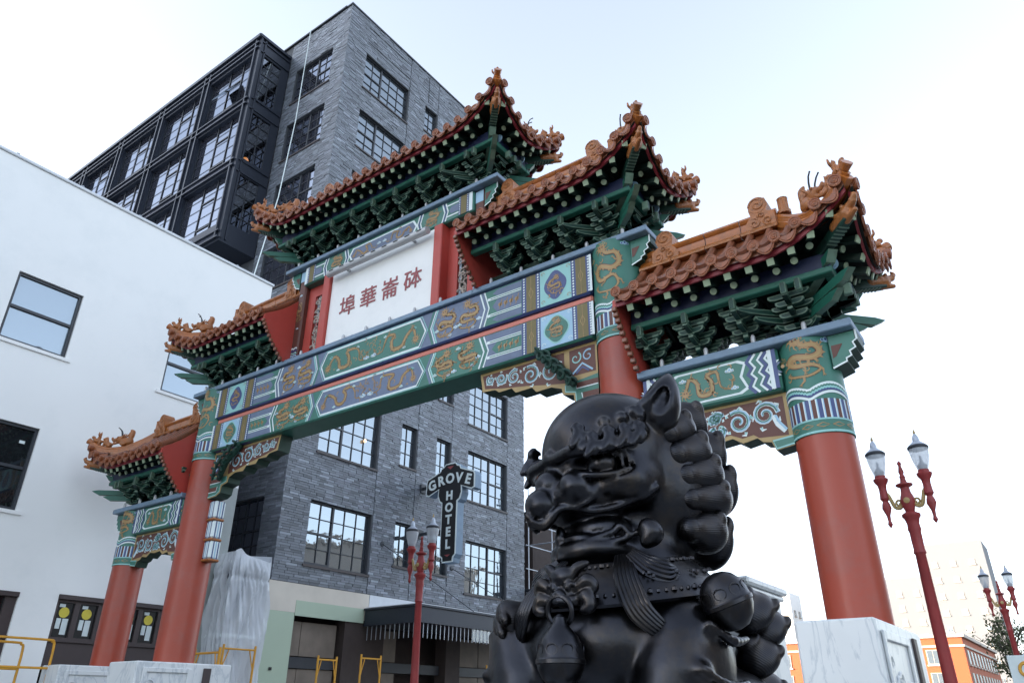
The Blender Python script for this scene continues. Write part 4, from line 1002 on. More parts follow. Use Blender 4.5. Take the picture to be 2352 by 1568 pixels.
def bracket_set(both=True, long=1.0):
    mb = MB(); RZ = Matrix.Rotation(R(90), 4, 'Z')
    dou(mb, .17, .10, T(0, 0, 0))
    for s_ in ((-1, 1) if both else (-1,)):
        for k, (y, z) in enumerate(((-.0, .10), (-.20, .215), (-.40, .33))):
            if k or s_ < 0:
                arm(mb, .34, .065, .085, T(0, s_*-y if s_ > 0 else y, z)); arm(mb, .50, .06, .08, T(0, (s_*-y if s_ > 0 else y), z+.115))
                for q in (-.15, .15): dou(mb, .09, .05, T(q, (-y if s_ > 0 else y), z+.085))
                for q in (-.22, .22): dou(mb, .085, .05, T(q, (-y if s_ > 0 else y), z+.195))
        for k, (L, z) in enumerate(((.50, .10), (.90, .215), (1.24, .33))):
            if s_ < 0: arm(mb, L*long, .06, .085, T(0, 0, z) @ RZ)
            yy = s_*L*long/2
            dou(mb, .09, .05, T(0, yy*.86, z+.085))
        head(mb, T(0, s_*.60*long, .40) if s_ < 0 else T(0, .60*long, .40) @ Matrix.Rotation(math.pi, 4, 'Z'))
    return mb.mesh('bracket_set', ['bracket', 'bracket_edge'])
BS = bracket_set()
def corner_set():
    mb = MB()
    for a in (0, 45, 90):
        Z = Matrix.Rotation(R(a), 4, 'Z')
        dou(mb, .18, .10, Z)
        for k, (L, z) in enumerate(((.55, .10), (.95, .215), (1.30, .33))):
            q = 1.32 if a == 45 else 1
            arm(mb, L*q, .06, .085, Z @ T(0, 0, z) @ Matrix.Rotation(R(90), 4, 'Z'))
            if a != 45:
                for y in (-L*.33, ): arm(mb, .34, .06, .08, Z @ T(0, y, z)); arm(mb, .5, .06, .08, Z @ T(0, y, z+.115))
        if a != 45:
            for dx in (0, .17 if a == 0 else -.17): head(mb, Z @ T(dx, -.62, .40))
    # diagonal beaks
    Z = Matrix.Rotation(R(45), 4, 'Z')
    for k, (L, z) in enumerate(((.72, .20), (.98, .33))):
        prof = [(0, 0), (-L, -.02), (-L-.16, .07), (-L-.02, .10), (0, .12)]
        v = [Z @ Vector((w, a, z+b)) for w in (-.045, .045) for a, b in prof]; n = 5
        mb.add(v, [tuple(range(n)), tuple(range(2*n-1, n-1, -1))]+[(i, i+n, (i+1) % n+n, (i+1) % n) for i in range(n)], [2, 2]+[1]*n)
    return mb.mesh('bracket_set', ['bracket', 'bracket_edge', 'purlin_green'])
CS = corner_set()

# ---- roof pieces
def drip_mesh():
    mb = MB(); n = 9; a = []
    top, bot = [], []
    for i in range(n):
        t = -1+2*i/(n-1); x = t*.125; sag = .05*(1-t*t)
        top.append((x, 0, .015-sag*.9)); bot.append((x*.97, -.02, -.02-sag-.075*(1-t*t)**.8))
    vs = top+bot+[(p[0], .014, p[2]) for p in top]+[(p[0], .0, p[2]) for p in bot]
    fs = []
    for i in range(n-1):
        fs += [(i, n+i, n+i+1, i+1), (2*n+i, 2*n+i+1, 3*n+i+1, 3*n+i), (n+i, 3*n+i, 3*n+i+1, n+i+1), (i, i+1, 2*n+i+1, 2*n+i)]
    mb.add(vs, fs)
    # trough going up the slope
    tr = [(p[0], 0, p[2]) for p in top]+[(p[0], .22, p[2]+.11) for p in top]
    mb.add(tr, [(i, i+1, n+i+1, n+i) for i in range(n-1)])
    r = []
    for i in range(n): t = -1+2*i/(n-1); r.append((t*.09, -.022, -.022-.05*(1-t*t)-.045*(1-t*t)**.8))
    mb.tube(r, .006, 4)
    return mb.mesh('drip_tile', ['tile_face'], True)
DRIP = drip_mesh()
def cap_mesh():
    mb = MB(); X = Matrix.Rotation(R(90), 4, 'X')
    mb.lathe([(.062, -.10), (.076, -.012), (.076, .0), (.062, .005), (.059, -.004), (.042, -.003), (.035, .008), (.021, .002), (.010, .010), (.001, .010)], 14, X)
    return mb.mesh('cap_tile', ['tile_face'], True)
CAP = cap_mesh()
SQR = MB().box((-.042, 0, -.042), (.042, .02, .042), 1).box((-.041, .02, -.041), (.041, .52, .041), 0).mesh('flying_rafter', ['raft', 'raft_end'])
_m = MB(); _m.lathe([(.044, 0), (.044, -.02), (.043, -.021), (.043, -.55)], 12, Matrix.Rotation(R(90), 4, 'X'), 0, [1, 1, 0]); RND = _m.mesh('rafter', ['raft', 'raft_end'], True)
RIDGE_PROF = [(-.13, 0), (-.14, .03), (-.12, .06), (-.085, .075), (-.075, .11), (-.075, .20), (-.10, .215), (-.115, .25), (-.10, .285), (-.05, .315), (.05, .315), (.10, .285), (.115, .25), (.10, .215), (.075, .20), (.075, .11), (.085, .075), (.12, .06), (.14, .03), (.13, 0)]
def ridge_piece(L):
    return MB().prism(RIDGE_PROF, 0, L, 'x').mesh('ridge_tile', ['ridge'], True)
RP = ridge_piece(.405)
def scroll_mesh():
    mb = MB()
    body = [(-.20, .0), (.20, .0), (.21, .12), (.16, .20), (.12, .24), (.14, .34), (.12, .46), (.02, .52), (-.10, .48), (-.13, .38), (-.09, .28), (-.20, .22)]
    mb.prism(body, -.115, .115, 'y')
    for sgn in (-1, 1):
        sp = [(.015+.115*(1-t*.85)*math.cos(t*9), sgn*.12, .40+.115*(1-t*.85)*math.sin(t*9)) for t in np.linspace(0, 1, 30)]
        mb.tube(sp, .014, 5)
        for (cx, cz, r_) in ((-.10, .11, .075), (.08, .12, .08), (-.02, .22, .05)):
            mb.tube([(cx+r_*(1-t*.8)*math.cos(t*8+cx*20), sgn*.118, cz+r_*(1-t*.8)*math.sin(t*8+cx*20)) for t in np.linspace(0, 1, 20)], .013, 5)
    mb.tube([(.015, -.12, .40), (.015, .12, .40)], .125, 18)
    return mb.mesh('scroll_ornament', ['carved'], True)
SCROLL = scroll_mesh()
_m = MB()
for k in range(6):
    a = k*math.pi/3; _m.tube([(.045*math.cos(a), .045*math.sin(a), .0), (.045*math.cos(a), .045*math.sin(a), .24)], .026, 6)
_m.lathe([(.09, 0), (.09, .05), (.06, .07), (.06, .22), (.075, .25), (.03, .28)], 12); POST = _m.mesh('fluted_ornament', ['carved'], True)
# ---- signed-distance sculpting, meshed with surface nets
class Sculpt:
    def __init__(s, lo, hi, h):
        s.lo = np.array(lo, float); s.h = h; s.n = np.ceil((np.array(hi)-s.lo)/h).astype(int)+1
        s.F = np.full(s.n, 9., np.float32)
        s.ax = [s.lo[i]+h*np.arange(s.n[i]) for i in range(3)]
    def _win(s, lo, hi):
        a = np.maximum(np.floor((np.array(lo)-s.lo)/s.h).astype(int), 0); b = np.minimum(np.ceil((np.array(hi)-s.lo)/s.h).astype(int)+1, s.n)
        if np.any(b <= a): return None
        sl = tuple(slice(a[i], b[i]) for i in range(3))
        return sl, (s.ax[0][sl[0]][:, None, None], s.ax[1][sl[1]][None, :, None], s.ax[2][sl[2]][None, None, :])
    def _mix(s, sl, d, k, cut):
        f = s.F[sl]; d = d.astype(np.float32)
        if cut: f, d = -f, d
        if k > 0:
            hh = np.clip(.5+.5*(f-d)/k, 0, 1); r = f*(1-hh)+d*hh-k*hh*(1-hh)
        else: r = np.minimum(f, d)
        s.F[sl] = -r if cut else r
    def ell(s, c, r, k=.02, rot=None, cut=False):
        c = np.array(c, float); r = np.array(r if hasattr(r, '__len__') else (r,)*3, float); m = r.max()+k+3*s.h
        w = s._win(c-m, c+m)
        if not w: return
        sl, (X, Y, Z) = w; X, Y, Z = X-c[0], Y-c[1], Z-c[2]
        if rot is not None:
            q = np.array(rot.transposed()); X, Y, Z = (q[i, 0]*X+q[i, 1]*Y+q[i, 2]*Z for i in range(3))
        k0 = np.sqrt((X/r[0])**2+(Y/r[1])**2+(Z/r[2])**2); k1 = np.sqrt((X/r[0]**2)**2+(Y/r[1]**2)**2+(Z/r[2]**2)**2)+1e-6
        s._mix(sl, k0*(k0-1)/k1, k, cut)
    def cone(s, a, b, r1, r2, k=.02, cut=False):
        a, b = np.array(a, float), np.array(b, float); m = max(r1, r2)+k+3*s.h
        w = s._win(np.minimum(a, b)-m, np.maximum(a, b)+m)
        if not w: return
        sl, (X, Y, Z) = w; ba = b-a; L = ba@ba+1e-9
        t = np.clip(((X-a[0])*ba[0]+(Y-a[1])*ba[1]+(Z-a[2])*ba[2])/L, 0, 1)
        d = np.sqrt((X-a[0]-t*ba[0])**2+(Y-a[1]-t*ba[1])**2+(Z-a[2]-t*ba[2])**2)-(r1+(r2-r1)*t)
        s._mix(sl, d, k, cut)
    def tube(s, path, rad, k=.015, cut=False, n=4):
        pts = crom(path, n); R_ = rad if hasattr(rad, '__len__') else [rad]*len(path)
        rr = np.interp(np.linspace(0, len(path)-1, len(pts)), range(len(path)), R_)
        for i in range(len(pts)-1): s.cone(pts[i], pts[i+1], rr[i], rr[i+1], k if i == 0 else min(k, rr[i]*.6), cut)
    def mesh(s, name, mats, smooth=True):
        F = s.F; F[0] = F[-1] = 9; F[:, 0] = F[:, -1] = 9; F[:, :, 0] = F[:, :, -1] = 9
        ins = F < 0; cs = [(i, j, k) for i in (0, 1) for j in (0, 1) for k in (0, 1)]
        nx, ny, nz = F.shape; S = np.zeros((nx-1, ny-1, nz-1), np.int8)
        for i, j, k in cs: S += ins[i:nx-1+i, j:ny-1+j, k:nz-1+k]
        act = np.argwhere((S > 0) & (S < 8)); idx = np.full(S.shape, -1, np.int64); idx[tuple(act.T)] = np.arange(len(act))
        V = np.stack([F[act[:, 0]+i, act[:, 1]+j, act[:, 2]+k] for i, j, k in cs], 1)
        P = np.zeros((len(act), 3)); C = np.zeros(len(act)); co = np.array(cs, float)
        for a in range(8):
            for b in range(a+1, 8):
                if abs(co[a]-co[b]).sum() != 1: continue
                m = (V[:, a] < 0) != (V[:, b] < 0); t = V[:, a]/(V[:, a]-V[:, b]+1e-12)
                P += np.where(m[:, None], co[a]+t[:, None]*(co[b]-co[a]), 0); C += m
        P = (act+P/C[:, None])*s.h+s.lo
        Q = []
        for ax in range(3):
            d = [0, 0, 0]; d[ax] = 1
            A = ins[:nx-d[0], :ny-d[1], :nz-d[2]]; B = ins[d[0]:, d[1]:, d[2]:]
            e = np.argwhere(A != B); u, v = (ax+1) % 3, (ax+2) % 3
            ok = (e[:, u] > 0) & (e[:, v] > 0); e = e[ok]; sg = A[tuple(e.T)]
            def cell(du, dv):
                q = e.copy(); q[:, u] -= du; q[:, v] -= dv; return idx[tuple(q.T)]
            q = np.stack([cell(1, 1), cell(0, 1), cell(0, 0), cell(1, 0)], 1); q[~sg] = q[~sg][:, ::-1]; Q.append(q)
        Q = np.concatenate(Q)
        me = bpy.data.meshes.new(name); me.vertices.add(len(P)); me.vertices.foreach_set('co', P.ravel().astype(np.float32))
        me.loops.add(Q.size); me.loops.foreach_set('vertex_index', Q.ravel().astype(np.int32))
        me.polygons.add(len(Q)); me.polygons.foreach_set('loop_start', np.arange(0, Q.size, 4, dtype=np.int32))
        me.update(calc_edges=True); me.validate()
        me.polygons.foreach_set('use_smooth', [smooth]*len(me.polygons))
        for q in mats: me.materials.append(M[q])
        return me

# ---- small glazed figures (facing -y)
def beast(kind):
    s = Sculpt((-.16, -.26, -.02), (.16, .26, .46), .009)
    if kind == 'hound':
        s.ell((0, .04, .07), (.055, .09, .07)); s.ell((0, -.02, .13), (.045, .05, .08)); s.ell((0, -.05, .205), (.04, .055, .04)); s.ell((0, -.10, .195), (.024, .03, .022))
        for q in (-1, 1): s.cone((q*.035, -.06, .12), (q*.035, -.075, .0), .02, .018); s.cone((q*.025, -.03, .23), (q*.03, -.02, .262), .014, .006); s.ell((q*.05, .06, .04), (.025, .05, .04))
        s.tube([(0, .12, .08), (0, .15, .14), (0, .12, .19)], [.022, .02, .012])
    elif kind == 'rider':
        s.ell((0, 0, .08), (.055, .12, .06)); s.ell((0, -.13, .13), (.03, .05, .04)); s.ell((0, .0, .17), (.045, .04, .07)); s.ell((0, -.01, .255), (.032,)*3)
        for q in (-1, 1): s.tube([(q*.04, 0, .2), (q*.075, -.02, .22), (q*.08, -.03, .28)], [.018, .016, .012]); s.cone((q*.04, -.06, .05), (q*.045, -.08, 0), .02, .02); s.cone((q*.04, .07, .05), (q*.045, .08, 0), .02, .02)
        s.cone((0, -.01, .28), (0, -.01, .325), .014, .006); s.tube([(0, .12, .1), (0, .17, .16), (0, .15, .23)], [.03, .02, .01])
    elif kind == 'horned':
        s.ell((0, .06, .10), (.075, .15, .10)); s.ell((0, -.06, .17), (.065, .09, .085)); s.cone((0, -.10, .19), (0, -.21, .17), .05, .03); s.cone((0, -.10, .12), (0, -.19, .09), .035, .022)
        s.tube([(0, -.19, .17), (0, -.235, .21), (0, -.22, .24)], [.03, .022, .01]); s.ell((0, .15, .20), (.06, .05, .14)); s.tube([(0, .17, .22), (0, .2, .32), (0, .15, .37)], [.05, .04, .014])
        for q in (-1, 1): s.ell((q*.055, -.1, .215), (.022,)*3, .008); s.cone((q*.05, -.02, .2), (q*.095, .06, .27), .025, .008); s.ell((q*.07, .0, .06), (.03, .07, .06))
        for q in range(4): s.cone((0, -.02+q*.05, .24), (0, .02+q*.05, .30), .02, .006)
    else:   # corner beam end: open-jawed dragon head
        s.cone((0, .2, .12), (0, -.02, .13), .085, .085); s.cone((0, -.02, .155), (0, -.17, .175), .07, .04); s.cone((0, .02, .07), (0, -.15, .06), .055, .03)
        s.tube([(0, -.15, .18), (0, -.215, .225), (0, -.19, .27)], [.038, .026, .01]); s.cone((0, .02, .2), (0, .14, .29), .04, .012)
        for q in (-1, 1): s.ell((q*.06, -.04, .20), (.025,)*3, .008); s.cone((q*.06, .05, .15), (q*.12, .14, .2), .03, .008); s.ell((q*.035, -.17, .19), (.018,)*3, .008); s.cone((q*.03, -.10, .1), (q*.03, -.1, .135), .012, .004, .004)
    return s.mesh('ridge_beast', ['carved'])
HOUND, RIDER, HORNED, TAOSHOU = (beast(k) for k in ('hound', 'rider', 'horned', 'tao'))
_m = MB()
for q in (-1, 1): _m.tube([(q*.03, -.03, .24), (q*.04, -.03, .33), (q*.05, -.05, .40), (q*.055, -.09, .44)], [.012, .011, .010, .009], 6); _m.lathe([(.001, -.014), (.014, 0), (.001, .014)], 6, T(q*.055, -.09, .44))
HORNS = _m.mesh('horn', ['black'], True)

# ---- roofs
EO, HR = .98, .845
yF, yB = YG-EO, YG+EO
def RZ(a): return Matrix.Rotation(R(a), 4, 'Z')
def roof(zp, x0, x1, hip0, hip1, sets):
    """x0/x1: plan ends of the eave; hip0/hip1 whether that end is hipped; sets: x of the bracket sets"""
    ze = zp+.845
    xr0, xr1 = (x0+EO if hip0 else x0), (x1-EO if hip1 else x1)
    U = lambda d: .50*max(0, 1-d/1.15)**2
    O = lambda d: .08*max(0, 1-d/1.0)**2
    def dx(x): return min((x-x0) if hip0 else 9, (x1-x) if hip1 else 9)
    def dy(y): return min(y-yF, yB-y)
    hh = lambda t: HR*(.56*t+.44*t*t)
    def tmax(x): return max(.02, min(1, (x-x0)/EO if hip0 else 1, (x1-x)/EO if hip1 else 1))
    def surf(x, t, sgn):       # sgn -1 front slope, +1 back slope
        d = dx(x); y = (yF-O(d))+(EO+O(d))*t; y = y if sgn < 0 else 2*YG-y
        return Vector((x, y, ze+hh(t)+U(d)*(1-t)**1.2))
    def esurf(y, t, end):      # end slope
        d = dy(y); xo = (x1+O(d)) if end > 0 else (x0-O(d)); x = xo-(EO+O(d))*t*end
        return Vector((x, y, ze+hh(t)+U(d)*(1-t)**1.2))
    N = 6; slopes = []
    def patch(cols):           # closed slab from columns of points (eave -> top)
        mb = MB(); n = len(cols); m_ = len(cols[0]); k = n*m_
        top = [p for c_ in cols for p in c_]; low = [p-Vector((0, 0, .075)) for p in top]
        f = [(i*m_+j, (i+1)*m_+j, (i+1)*m_+j+1, i*m_+j+1) for i in range(n-1) for j in range(m_-1)]
        rim = [i*m_ for i in range(n)]+[(n-1)*m_+j for j in range(1, m_)]+[i*m_+m_-1 for i in range(n-2, -1, -1)]+[j for j in range(m_-2, 0, -1)]
        e = [(a, b, b+k, a+k) for a, b in zip(rim, rim[1:]+rim[:1])]
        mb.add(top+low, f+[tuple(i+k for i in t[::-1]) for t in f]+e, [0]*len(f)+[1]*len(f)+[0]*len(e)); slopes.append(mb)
    xs = np.linspace(x0, x1, 49)
    for sgn in (-1, 1): patch([[surf(x, tmax(x)*j/N, sgn) for j in range(N+1)] for x in xs])
    ends = [e for e, h_ in ((-1, hip0), (1, hip1)) if h_]
    ys = np.linspace(yF, yB, 25)
    for e in ends: patch([[esurf(y, max(.02, dy(y)/EO)*j/N, e) for j in range(N+1)] for y in ys])
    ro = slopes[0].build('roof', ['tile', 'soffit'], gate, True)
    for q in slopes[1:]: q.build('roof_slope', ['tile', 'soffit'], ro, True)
    # eave runs: (point at parameter, outward angle, d, limits)
    runs = []
    runs.append((lambda s: surf(s, 0, -1), 0, dx, x0, x1)); runs.append((lambda s: surf(s, 0, 1), 180, dx, x0, x1))
    for e in ends: runs.append((lambda s, e=e: esurf(s, 0, e), 90*e, dy, yF, yB))
    fb = MB()
    for fn, ang, dd, a, b in runs:
        n = max(8, int((b-a)/.1)); inw = (RZ(ang) @ Vector((0, 1, 0)))
        pts = [fn(s) for s in np.linspace(a, b, n+1)]
        for off, z0, z1 in ((.035, -.135, -.03),):
            v = []
            for p in pts: q = p+inw*off; v += [q+Vector((0, 0, z1)), q+Vector((0, 0, z0)), q+inw*.03+Vector((0, 0, z0)), q+inw*.03+Vector((0, 0, z1))]
            fb.add(v, [(4*i+j, 4*i+4+j, 4*i+4+(j+1) % 4, 4*i+(j+1) % 4) for i in range(n) for j in range(4)])
        # tiles
        cnt = int(round((b-a-.1)/.262)); hipA = (fn is not None)
        for i in range(cnt+1):
            s = a+.05+(b-a-.1)*i/cnt; p = fn(s)
            tlt = (fn(min(b, s+.05))-fn(max(a, s-.05))).normalized()
            loc = RZ(-ang) @ tlt; rise = math.atan2(loc.z, abs(loc.x)+1e-6)*(1 if loc.x > 0 else -1)
            Mt = T(*p) @ RZ(ang) @ Matrix.Rotation(-rise, 4, 'Y')
            tm = tmax(s) if ang in (0, 180) else max(.02, dy(s)/EO)
            path = []
            for j in range(8):
                t = tm*j/7
                path.append((surf(s, t, -1 if ang == 0 else 1) if ang in (0, 180) else esurf(s, t, ends[0] if ang*ends[0] > 0 else ends[-1]))+Vector((0, 0, .045)))
            if tm > .06: MB().tube(path, .056, 8).build('barrel_tile_row', 'tile', ro, True)
            inst('cap_tile', CAP, ro, Mt @ T(0, -.06, .045) @ Matrix.Rotation(R(6+random.uniform(-4, 4)), 4, 'X') @ Matrix.Rotation(random.uniform(0, 6), 4, 'Y'))
            if i < cnt:
                s2 = a+.05+(b-a-.1)*(i+.5)/cnt; p2 = fn(s2)
                inst('drip_tile', DRIP, ro, T(*p2) @ RZ(ang) @ Matrix.Rotation(-rise, 4, 'Y') @ T(0, -.03+random.uniform(-.008, .008), .012) @ Matrix.Rotation(R(random.uniform(-5, 5)), 4, 'Y'))
                d = dd(s2); fan = 0
                if d < .9:
                    near_hi = (b-s2) < (s2-a); fan = 40*(1-d/.9)*(1 if near_hi else -1)
                    if ang == 180: fan = -fan
                    if ang == -90: fan = -fan
                    if ang == 90: fan = fan
                if d > .16:
                    Mr = T(*p2) @ RZ(ang+fan) @ T(0, .075, -.175) @ Matrix.Rotation(R(22), 4, 'X'); inst('flying_rafter', SQR, ro, Mr)
                    if d > .3: inst('rafter', RND, ro, T(*p2) @ RZ(ang+fan) @ T(0, .28, -.20) @ Matrix.Rotation(R(24), 4, 'X'))
    fb.build('fascia_board', 'fascia_red', ro)
    # purlins
    pu = MB(); a0 = x0+(.38 if hip0 else .02); a1 = x1-(.38 if hip1 else .02)
    bl_ = MB()
    for y, o_ in ((yF+.38, 1), (yB-.38, -1)):
        lo, hi = sorted((y, y+.12*o_)); pu.cbox((a0, lo, ze-.345), (a1, hi, ze-.262), .012); lo, hi = sorted((y+.02*o_, y+.10*o_)); bl_.box((a0+.01, lo, ze-.261), (a1-.01, hi, ze-.07))
    for e in ends:
        x = a1 if e > 0 else a0; lo, hi = sorted((x-.004*e, x-.12*e)); pu.cbox((lo, yF+.5, ze-.343), (hi, yB-.5, ze-.237), .012); lo, hi = sorted((x-.03*e, x-.1*e)); bl_.box((lo, yF+.45, ze-.236), (hi, yB-.45, ze-.072))
    pu.build('purlin', 'purlin_green', ro); bl_.build('purlin_board', 'purlin_blue', ro)
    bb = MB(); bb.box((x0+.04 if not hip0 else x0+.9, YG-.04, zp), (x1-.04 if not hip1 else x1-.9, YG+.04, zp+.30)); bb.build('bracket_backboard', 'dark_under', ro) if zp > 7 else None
    # bracket sets
    for x, cor in sets:
        if cor:
            for ang in ((0, 90) if cor > 0 else (-90, 180)): inst('bracket_set', CS, ro, T(x, YG+(-.0 if ang in (0, -90) else .0), zp) @ RZ(ang) @ Matrix.Diagonal((1, 1, .9, 1)))
        else: inst('bracket_set', BS, ro, T(x, YG, zp) @ Matrix.Diagonal((1, 1, .9, 1)))
    # hips
    for e in ends:
        xc = x1 if e > 0 else x0
        for sy in (-1, 1):
            yc = yF if sy < 0 else yB
            ang = {(1, -1): 45, (1, 1): 135, (-1, -1): -45, (-1, 1): -135}[(e, sy)]
            H = lambda s: Vector((xc-e*EO*s+e*.05*(1-s), yc-sy*EO*s+sy*.05*(1-s), ze+hh(s)+U(EO*s)*(1-s)**1.2))
            path = [H(s) for s in np.linspace(1.0, 0, 10)]
            hr = MB(); hr.tube([p+Vector((0, 0, .05)) for p in path], .085, 8); hr.tube([p+Vector((0, 0, .11)) for p in path], .065, 8); hr.tube([p+Vector((0, 0, .165)) for p in path], .055, 10)
            e_ = path[-1]; dv = (path[-1]-path[-2]).normalized()
            hr.tube([e_+Vector((0, 0, .165))-dv*.02, e_+Vector((0, 0, .17))+dv*.07], [.06, .075], 10); hr.build('hip_ridge', 'ridge', ro, True)
            for me_, s in ((RIDER, .08), (HOUND, .24), (HORNED, .50)):
                p = H(s); slope = math.atan2((H(s-.04)-H(s+.04)).z, ((H(s-.04)-H(s+.04)).xy).length)
                Mx = T(p.x, p.y, p.z+.205) @ RZ(ang) @ Matrix.Rotation(-slope*.6, 4, 'X') @ Matrix.Scale(1.05 if me_ is HORNED else .95, 4)
                bo2 = inst('ridge_beast', me_, ro, Mx)
                if me_ is HORNED: inst('horn', HORNS, ro, Mx)
            # corner beam and its dragon-headed end
            A = Vector((xc-e*.80, yc-sy*.80, ze-.13)); B = Vector((xc-e*.05, yc-sy*.05, ze+.10)); dv = (B-A)
            cbm = MB()
            yaw = Matrix.Rotation(math.atan2(dv.y, dv.x), 4, 'Z'); pit = Matrix.Rotation(-math.atan2(dv.z, dv.xy.length), 4, 'Y'); X = T(*A) @ yaw @ pit; L = dv.length
            cbm.cbox((-.1, -.06, -.07), (L, .06, .07), .012, 0, X)
            for k in range(6): q = L-.12-k*.055; cbm.box((q-.012, -.064, -.074), (q+.008, .064, -.069), 1, X)
            cbm.prism([(0, 0)]*3, 0, 0) if False else None
            X2 = T(A.x, A.y, A.z-.19) @ yaw @ pit
            v = [(0, -.06, -.07), (L*.55, -.06, -.04), (L*.66, -.06, .06), (0, -.06, .10)]; v = v+[(a, .06, c_) for a, _, c_ in v]
            cbm.add([X2 @ Vector(p) for p in v], [(0, 1, 2, 3), (7, 6, 5, 4), (0, 4, 5, 1), (1, 5, 6, 2), (2, 6, 7, 3)], [2, 2, 1, 1, 1])
            cbm.build('corner_beam', ['bracket', 'bracket_edge', 'purlin_green'], ro)
            inst('corner_beam_end', TAOSHOU, ro, T(B.x, B.y, B.z-.10) @ RZ(ang) @ Matrix.Rotation(-.15, 4, 'X'))
            disc = MB(); disc.lathe([(.001, -.012), (.085, -.01), (.085, .01), (.001, .012)], 16, T(xc-e*.42, yc-sy*.62, ze-.12) @ Matrix.Rotation(R(90), 4, 'X')); disc.build('bell_plate', 'pblue' if False else 'plight', ro)
    # ridge
    n = max(1, int((xr1-xr0)/.42)); L = (xr1-xr0)/n
    for i in range(n): inst('ridge_tile', RP, ro, T(xr0+i*L+.006, YG, ze+HR-.02) @ Matrix.Diagonal(((L-.012)/.405, 1, 1, 1)))
    zt = ze+HR+.0
    if hip1: inst('scroll_ornament', SCROLL, ro, T(xr1-.22, YG, zt) @ Matrix.Rotation(math.pi, 4, 'Z')); inst('fluted_ornament', POST, ro, T(xr1+.08, YG, zt+.18))
    if hip0: inst('scroll_ornament', SCROLL, ro, T(xr0+.22, YG, zt)); inst('fluted_ornament', POST, ro, T(xr0-.08, YG, zt+.18))
    if not hip0: inst('scroll_ornament', SCROLL, ro, T(x0+.42, YG, zt)); inst('fluted_ornament', POST, ro, T(x0+.14, YG, zt+.12))
    if not hip1: inst('scroll_ornament', SCROLL, ro, T(x1-.42, YG, zt) @ Matrix.Rotation(math.pi, 4, 'Z')); inst('fluted_ornament', POST, ro, T(x1-.14, YG, zt+.12))
    # gable boards against the taller bay
    for x, h_, o_ in ((x0, hip0, -1), (x1, hip1, 1)):
        if h_: continue
        half = [(YG, ze+HR-.03)]+[(yF+EO*t, ze+hh(t)-.02) for t in (.85, .7, .55, .4, .25, .12)]+[(yF+.03, ze-.03)]
        low = [(yF+.03, ze-.13), (yF+.10, ze-.26), (yF+.20, ze-.40), (yF+.32, ze-.56), (yF+.46, ze-.70), (yF+.60, zp-.02)]
        lo_ = []
        for (a, b), (c_, d) in zip(low, low[1:]):
            for k in range(3):
                t = k/3; bx_ = (0, -.014, -.014)[k]; lo_.append((a+(c_-a)*t+bx_, b+(d-b)*t))
        prof = half+lo_+[low[-1]]; prof = prof+[(2*YG-a, b) for a, b in prof[::-1] if abs(a-YG) > 1e-6]
        xa, xb = sorted((x+o_*.0, x+o_*.05))
        g = MB().prism(prof, xa, xb, 'x').build('gable_board', 'panel_red', ro)
        for (a, b), (c_, d) in zip(low, low[1:]):
            for k in range(2):
                t = (k+.5)/2
                for yy in (a+(c_-a)*t, 2*YG-(a+(c_-a)*t)):
                    s_ = 1 if yy < YG else -1
                    MB().cbox((xa-.012, yy-.045, b+(d-b)*t-.04), (xb+.012, yy+.02, b+(d-b)*t+.03), .012).build('edge_tile', 'tile', g)
    return ro
roof(10.225, XC-CP-.95, XC+CP+.95, True, True, [(XC-CP, -1), (XC+CP, 1)]+[(XC-CP+2*CP*k/8, 0) for k in range(1, 8)])
for s_ in (-1, 1):
    a, b = sorted((XC+s_*(CP+.13), XC+s_*(CI+.95)))
    roof(7.95, a, b, s_ < 0, s_ > 0, [(XC+s_*CI, s_)]+[(XC+s_*(CI-.63*k), 0) for k in (1, 2, 3)])
    a, b = sorted((XC+s_*(CI+.40), XC+s_*(CO+.95)))
    roof(5.655, a, b, s_ < 0, s_ > 0, [(XC+s_*CO, s_)]+[(XC+s_*(CO-.64*k), 0) for k in (1, 2, 3)])
# ================================================================== BRONZE GUARDIAN LION
lion = empty('guardian_lion', (-1.85, 3.6, 1.06), 'seated black bronze guardian lion wearing a studded collar with bell', 'statue')
HY = R(28); HL = Vector((math.cos(HY), -math.sin(HY), 0)); HF = Vector((-math.sin(HY), -math.cos(HY), 0)); H0 = Vector((-1.85, 3.6, 2.7))
HR_ = Matrix((HL, HF, Vector((0, 0, 1)))).transposed()
def W(c, f, z): return H0+HL*c+HF*f+Vector((0, 0, z))
def HQ(x, y, c):      # a point of the head seen at crop position (x, y), c metres to the lion's left of its middle plane
    d = px_ray((1200+x/2.044)*.9408, (900+y/2.044)*.9408); t = ((H0-EYE).dot(HL)+c)/d.dot(HL); q = EYE+d*t-H0
    return (c, q.dot(HF), q.z)
S = Sculpt((-2.72, 2.62, 1.06), (-1.02, 4.34, 3.36), .0105)
def E_(c, f, z, r, k=.02, cut=False): S.ell(W(c, f, z), r, k, HR_, cut)
def E2(c, f, z, r, k=.02, cut=False): E_(c, f, z, r, k, cut); E_(-c, f, z, r, k, cut)
def Tb(path, rad, k=.015, cut=False, both=True):
    S.tube([W(*p) for p in path], rad, k, cut)
    if both: S.tube([W(-p[0], p[1], p[2]) for p in path], rad, k, cut)
